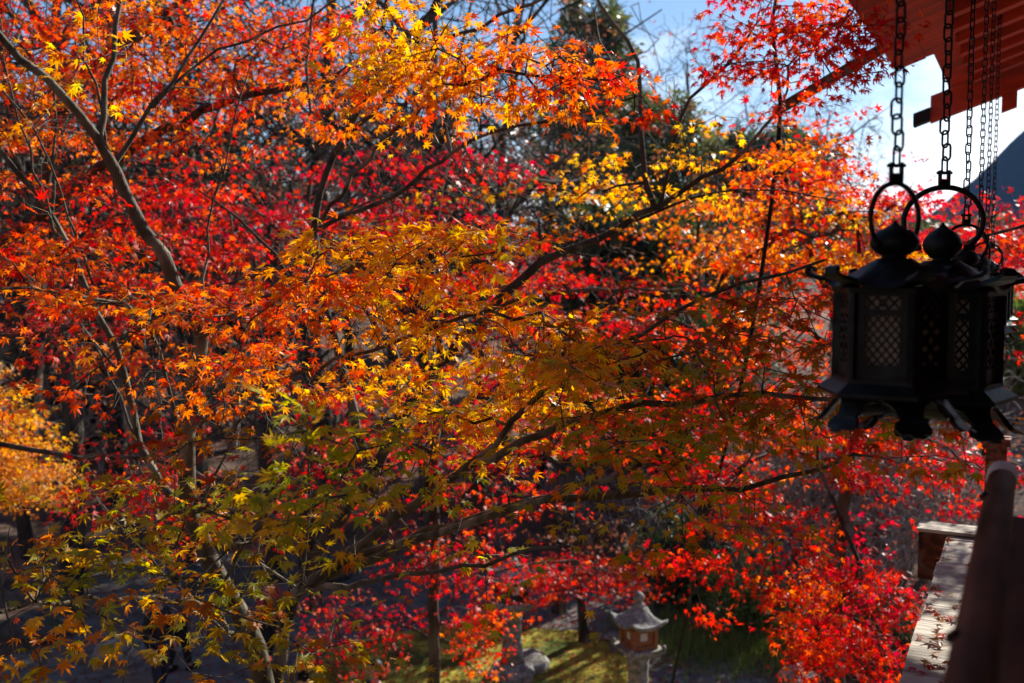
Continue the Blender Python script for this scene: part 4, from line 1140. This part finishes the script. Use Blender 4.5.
# --- orange to red maple on the right, drooping low over the bank
g = U(838, 640, 11.0)
T, r_ = tree('maple_tree', (g[0], g[1]), 'orange and red maple on the right with low drooping branches over the bank', group='maples in autumn colour')
T.limb([T.base, U(838, 640, 11), U(842, 540, 10.8), U(850, 450, 10.6), U(845, 350, 10.4), U(815, 260, 10.2), U(790, 190, 10), U(770, 140, 9.8)], .11, .02)
T.limb(PX((850, 450, 10.6), (900, 360, 10.6), (950, 280, 10.6), (1010, 240, 10.8)), .05, .015)
T.limb(PX((845, 350, 10.4), (780, 320, 10), (700, 290, 9.8)), .03, .010)
T.limb(PX((848, 480, 10.6), (790, 450, 10), (740, 470, 9.5), (700, 520, 9.2)), .03, .010)
T.limb(PX((848, 470, 10.6), (820, 430, 10), (820, 470, 9.4), (850, 540, 9.0), (870, 600, 8.9)), .03, .008)
T.limb(PX((850, 450, 10.6), (880, 420, 10), (930, 440, 9.6), (980, 470, 9.3)), .03, .008)
k = dict(size=.092, m=9, spread=.19, step=.2, tier=.42, tilt=.6, droop=.5)
for px, py, dep, rx, ry, n, pal in ((740, 240, 9.8, 70, 45, 79, 'orange'), (800, 200, 9.6, 70, 50, 93, 'redorange'), (850, 250, 9.8, 80, 40, 108, 'gold'), (780, 280, 10, 90, 40, 100, 'redorange'), (830, 165, 9.6, 40, 30, 28, 'red'),
                                    (900, 225, 10.2, 70, 48, 122, 'crimson'), (985, 250, 10.6, 60, 40, 86, 'red'), (1030, 260, 10.8, 50, 45, 57, 'crimson'), (870, 340, 10, 60, 60, 79, 'redorange'), (760, 360, 9.8, 80, 50, 93, 'redorange'),
                                    (960, 330, 10.6, 70, 50, 57, 'red'), (800, 430, 9.8, 90, 40, 79, 'redorange'), (890, 450, 9.6, 80, 20, 60, 'red'), (1113, 178, 8.75, 58, 36, 120, 'red'), (960, 480, 9.3, 50, 26, 50, 'crimson'), (860, 490, 9.3, 26, 36, 31, 'crimson'),  # includes an out-of-view spray at far right, added to dapple the veranda floor
                                    (715, 480, 9.3, 60, 30, 50, 'red'), (750, 520, 9.2, 60, 36, 60, 'red'), (800, 580, 9.0, 60, 30, 62, 'redorange'), (860, 590, 8.9, 44, 24, 57, 'crimson'), (850, 640, 8.9, 58, 40, 93, 'red'), (700, 570, 9.4, 46, 34, 33, 'red'), (890, 610, 8.8, 30, 30, 28, 'crimson'), (800, 640, 9.2, 30, 40, 33, 'redorange')):
    blob(T, px, py, dep, rx, ry, .7, n, pal, **k)
finish(T, r_, 'dark_bark', LEAF5, tip=.003, thick=.014)

# --- small red maple by the path
g = on_ground(585, 642)
T, r_ = tree('maple_tree', (g[0], g[1]), 'small red maple with slim bare trunk at the lawn edge left of the stone lantern', group='maples in autumn colour')
dd = g[1]
T.limb([T.base, g + np.array((0, 0, .15)), U(584, 622, dd), U(582, 596, dd), U(575, 560, dd), U(590, 520, dd)], .13, .05)
T.limb(PX((580, 580, dd), (540, 570, dd - .5), (490, 580, dd - .8)), .04, .012)
T.limb(PX((580, 575, dd), (620, 575, dd - .5), (655, 590, dd - .8)), .04, .012)
k = dict(size=.1, m=10, spread=.25, step=.3, tier=.35, tilt=.6, droop=.5)
blob(T, 560, 575, dd - .6, 90, 18, 1.0, 110, 'red', **k)
blob(T, 625, 580, dd - .8, 44, 20, .7, 60, 'red', **k)
blob(T, 510, 605, dd - 1, 50, 22, .7, 60, 'red', **k)
blob(T, 590, 535, dd, 60, 16, .8, 30, 'brown', **k)
finish(T, r_, 'dark_bark', LEAF5, tip=.004, thick=.02)

# --- crimson maples behind on the slope
for px, py, dep, w_, h_, pal, lab in ((560, 300, 19, 150, 60, 'red', 'red maple on the slope far behind the middle limbs'), (180, 230, 21, 170, 60, 'pink', 'dull pink-red maple far back at the left'), (700, 235, 20, 90, 50, 'orange', 'orange maple far back in front of the dark evergreens'), (990, 240, 17, 80, 40, 'crimson', 'crimson maple beyond the hanging lanterns at the right edge'), (300, 250, 22, 110, 40, 'crimson', 'crimson maple far back left of centre')):
    p = U(px, py, dep); bz = float(zt(p[0], p[1]))
    T, r_ = tree('maple_tree', (p[0], p[1]), lab, group='maples in autumn colour')
    top = p[2] + h_ * mpp(dep) * .6
    T.limb([T.base, (p[0] + .2, p[1], bz + (top - bz) * .4), (p[0] - .1, p[1] + .1, bz + (top - bz) * .7), (p[0], p[1], top)], .16, .03, step=.4)
    for q in range(5):
        a = rng.uniform(0, 6.28); z0 = bz + (top - bz) * rng.uniform(.35, .7)
        T.limb([(p[0], p[1], z0), (p[0] + math.cos(a) * w_ * mpp(dep) * .4, p[1] + math.sin(a) * 1.2, z0 + .8), (p[0] + math.cos(a) * w_ * mpp(dep) * .8, p[1] + math.sin(a) * 2, z0 + 1.2)], .05, .015, step=.4)
    T.cluster(p, (w_ * mpp(dep), 2.2, h_ * mpp(dep)), 120, pal, m=9, spread=.32, size=.13, tier=.5, step=.4, tilt=.6, droop=.4)
    finish(T, r_, 'dark_bark', LEAF5, tip=.005, thick=.02)

# ------------------------------------------------------------------ bare trees and shrubs
def bare_proto(name, h, label, cat, group, n, bark, spread, seed, tip=.0072, multi=1, twl=.5, leaves=None):
    global rng
    keep = rng; rng = np.random.default_rng(seed)
    T = Tree((0, 0, 0)); r_ = empty(name, (0, 0, 0), label, cat, group)
    for q in range(multi):
        a = rng.uniform(0, 6.28); lx, ly = (math.cos(a) * h * .16, math.sin(a) * h * .16) if multi > 1 else (0, 0)
        if T.n == 0: st = (0, 0, -.2)
        else: st = (0, 0, -.1)
        T.limb([st, (lx * .3 + rng.normal(0, .1), ly * .3, h * .25), (lx * .7, ly * .7, h * .5), (lx + rng.normal(0, .3), ly + rng.normal(0, .3), h * .85)], h * .014 / multi ** .4 + .02, .03 if h > 4 else .008, step=h * .04)
        for b in range(7 if h > 4 else 3):
            a2 = rng.uniform(0, 6.28); z0 = h * rng.uniform(.25, .72)
            i = T.nearest((lx * z0 / h, ly * z0 / h, z0)); p0 = T.P[i].copy()
            ln = h * rng.uniform(.2, .36)
            T.limb([p0, p0 + np.array((math.cos(a2) * ln * .5, math.sin(a2) * ln * .5, ln * .45)), p0 + np.array((math.cos(a2) * ln, math.sin(a2) * ln, ln * .8))], h * .005 + .008, .012 if h > 4 else .005, step=h * .04)
    qv = rng.normal(0, 1, (n, 3)); qv = norm(qv) * rng.uniform(.25, 1, (n, 1)) ** .5
    A = qv * np.array((spread, spread, h * .38)) + np.array((0, 0, h * .64))
    ids = T.grow(A, step=twl, wob=.2, arch=.15)
    if leaves: T.tips.append((ids[::3], leaves, 3, .25, .1, .6, .5, .3))
    finish(T, r_, bark, LEAF5 if leaves else None, tip=tip, thick=.03, e=2.2)
    rng = keep
    return r_
GB = 'bare trees on the wooded slope behind the maples'; LB = 'bare grey-brown tree on the wooded slope behind the maples'
protos = [bare_proto('bare_tree', 10, LB, 'tree', GB, 900, 'dark_bark', 3.4, 11, leaves='brown'), bare_proto('bare_tree', 9, LB, 'tree', GB, 800, 'pale_bark', 3.0, 12, multi=2), bare_proto('bare_tree', 11.5, LB, 'tree', GB, 900, 'dark_bark', 3.6, 13, leaves='brown')]
spots = [(310, 19, 0.95), (150, 24, 1.0), (480, 22, .95), (540, 27, 1.05), (690, 26, .85), (838, 24, .62), (80, 28, 1.1), (230, 30, 1.1), (400, 31, 1.1), (620, 34, 1.0), (760, 32, .85), (20, 22, 1.0),
         (350, 38, 1.2), (450, 42, 1.2), (250, 44, 1.2), (550, 46, 1.2), (130, 42, 1.2), (690, 46, 1.0), (820, 42, .9), (-40, 34, 1.2), (40, 52, 1.3), (330, 56, 1.3), (500, 58, 1.3), (600, 60, 1.2), (760, 60, 1.0), (880, 60, .6), (60, 19, 1.75), (190, 23, 1.8), (-30, 17, 1.5), (330, 26, 1.9), (270, 21, 1.4), (430, 25, 1.5), (110, 26, 2.0), (10, 25, 2.1), (500, 29, 1.5)]
for i, (px, dep, s_) in enumerate(spots):
    x = U(px, 300, dep)[0]; y = dep
    o = protos[i] if i < 3 else copy_tree(protos[i % 3 if s_ < 1.3 else (i % 2) * 2])
    o.location = (x, y, float(zt(x, y))); o.rotation_euler = (0, 0, i * 2.4); sc = s_ * (.92 + .16 * ((i * 7) % 5) / 5); o.scale = (sc, sc, sc)
GS = 'bare shrubs on the bank'; LS = 'bare twiggy shrub on the brown bank behind the drooping red maple'
sp_ = [bare_proto('bare_shrub', 2.6, LS, 'shrub', GS, 420, 'pale_bark', 1.5, 21, tip=.005, multi=5, twl=.2), bare_proto('bare_shrub', 2.2, LS, 'shrub', GS, 420, 'pale_bark', 1.6, 22, tip=.005, multi=6, twl=.2, leaves='brown')]
for i, (px, py, s_) in enumerate(((620, 560, 1.0), (650, 545, 1.1), (700, 575, .9), (740, 560, 1.0), (800, 560, 1.1), (850, 540, 1.1), (900, 545, 1.1), (760, 520, 1.2), (840, 500, 1.2), (910, 500, 1.2), (690, 520, 1.2), (880, 600, .9), (930, 590, .9), (590, 545, 1.1), (780, 610, .7), (960, 540, 1.2), (560, 530, 1.2), (460, 520, 1.3), (930, 470, 1.4), (800, 470, 1.4),
                                  (665, 590, .9), (720, 600, .8), (640, 520, 1.3), (730, 500, 1.3), (870, 560, 1.0), (905, 575, 1.0), (850, 470, 1.4), (770, 545, 1.0), (935, 520, 1.2), (820, 530, 1.1),
                                  (100, 470, 1.4), (60, 500, 1.3), (150, 440, 1.5), (200, 460, 1.5), (260, 470, 1.5), (330, 470, 1.5), (40, 450, 1.5), (110, 420, 1.7), (400, 480, 1.5))):
    p = on_ground(px, py)
    o = sp_[i] if i < 2 else copy_tree(sp_[i % 2])
    if px < 500: o['label'] = 'bare twiggy shrub on the dark slope behind the near maple trunk'
    elif px < 680: o['label'] = 'bare pale-twigged shrub at the foot of the bank behind the stone lanterns'
    o.location = (p[0], p[1], float(zt(p[0], p[1])) - .05); o.rotation_euler = (0, 0, i * 1.9); o.scale = (s_, s_, s_ * .9)

# fallen mossy trunk and old dark tree at left
p = on_ground(70, 455)
T, r_ = tree('old_tree', (p[0], p[1]), 'old dark tree with mossy low limbs at the left behind the golden maple', 'tree')
b = np.array(T.base)
T.limb([b, b + (.1, 0, 1.0), b + (.5, -.2, 2.2), b + (.3, 0, 3.6), b + (.8, .2, 5.5)], .34, .08, step=.25)
T.limb([b + (.1, 0, .9), b + (1.0, -.6, 1.3), b + (2.2, -.8, 2.0), b + (3.4, -.7, 2.3)], .17, .04, step=.2)
T.limb([b + (0, 0, .5), b + (.9, -1.2, .7), b + (2.4, -1.8, 1.3), b + (3.6, -2, 1.5)], .15, .04, step=.2)
T.limb([b + (.5, -.2, 2.2), b + (-.8, -.4, 3.0), b + (-2, -.2, 3.6)], .12, .03, step=.2)
T.cluster(b + (1.2, -.8, 2.6), (3.0, 1.5, 1.6), 240, 'brown', m=2, spread=.25, size=.08, step=.25, tier=0)
finish(T, r_, 'moss_bark', LEAF5, tip=.004, thick=.02)

# ------------------------------------------------------------------ evergreens
def evergreen(name, px, dep, top_py, w_, label, pal='green', cone=False, n=700, size=.3, base_h=.15, group='evergreens behind the maples'):
    x = U(px, 300, dep)[0]; y = dep; bz = float(zt(x, y)); tz = U(px, top_py, dep)[2]; h = tz - bz
    T, r_ = tree(name, (x, y), label, 'tree', group)
    T.limb([T.base, (x + .1, y, bz + h * .4), (x - .1, y, bz + h * .7), (x, y, tz - .2)], .02 * h + .05, .03, step=.5)
    m = []
    nl = 9 if not cone else 12
    for q in range(nl):
        f = base_h + (1 - base_h) * (q + .5) / nl
        rr_ = w_ * (1.05 - f if cone else math.sin(math.pi * min(1, (f - base_h * .6) / (1.08 - base_h * .6))) ** .6) * rng.uniform(.8, 1.15)
        for b in range(4):
            a = q * 1.1 + b * 1.57 + rng.normal(0, .3)
            c = np.array((x + math.cos(a) * rr_ * .62, y + math.sin(a) * rr_ * .62, bz + h * f + rng.normal(0, .25)))
            T.cluster(c, (rr_ * .5 + .15, rr_ * .5 + .15, h / nl * .5), max(4, n // (nl * 4)), pal, m=10, spread=.42, size=size * rng.uniform(.8, 1.15), tier=0, step=.5, tilt=.7, droop=.35, flat=.6)
    finish(T, r_, 'dark_bark', CLUMP, 'needle', tip=.006, thick=.03, jitter=.22, mix=.3)
evergreen('evergreen_tree', 592, 38, 14, 2.1, 'tall narrow evergreen rising above the maples at top centre', 'midgreen', n=460)
evergreen('evergreen_tree', 662, 33, 112, 2.6, 'broad evergreen right of centre against the sky', 'midgreen', n=400)
evergreen('evergreen_tree', 755, 36, 140, 2.6, 'rounded green evergreen behind the orange maple, below the projecting beam', 'green', n=800)
evergreen('evergreen_tree', 625, 25, 225, 2.1, 'low dark evergreen in shade behind the middle limbs', n=700)
evergreen('evergreen_tree', 690, 27, 235, 1.8, 'low dark evergreen left of the hanging cable', n=600)
evergreen('evergreen_tree', 205, 34, 150, 2.4, 'dark evergreen behind the red leaves at upper left', n=700)
evergreen('evergreen_tree', 85, 30, 170, 2.4, 'dark evergreen behind the heavy limbs at the left', n=700)
evergreen('evergreen_tree', 420, 40, 130, 2.8, 'dark evergreen far behind the crimson maple', n=700)
evergreen('evergreen_tree', 990, 26, 320, 1.8, 'light green shrubby tree seen right of the lanterns', 'lightgreen', n=400)
evergreen('evergreen_shrub', 690, on_ground(690, 600)[1], 560, .7, 'dark green leafy shrub beside the path behind the cable', n=240, size=.14, base_h=.02)
evergreen('evergreen_shrub', 745, on_ground(745, 625)[1], 596, .6, 'green leafy shrub on the grassy bank', 'lightgreen', n=200, size=.12, base_h=.02)
evergreen('evergreen_shrub', 870, on_ground(870, 650)[1], 626, .6, 'dark green shrub below the veranda edge', n=200, size=.12, base_h=.02)
# far-off wood that reads as one mass
T = Tree((0, 0, 0)); n = 16000
xs = rng.uniform(-90, 110, n); ys = rng.uniform(62, 120, n); zs = zt(xs, ys) + rng.uniform(0, 1, n) ** .7 * (9 + 2.5 * np.sin(xs * .33) + 2 * np.sin(ys * .4 + xs * .1)) * np.where(xs > 14, .22, 1)
cl = np.where(rng.uniform(0, 1, (n, 1)) < .5, pick('green', n), pick('brown', n) * .6)
me = leaf_mesh('far_wood', np.stack([xs, ys, zs], -1), norm(rng.normal(0, 1, (n, 3))), norm(rng.normal(0, 1, (n, 3))), rng.uniform(.35, .95, n), cl, CLUMP)
tag(link('far_wood', me, M['needle']), kind='stuff')
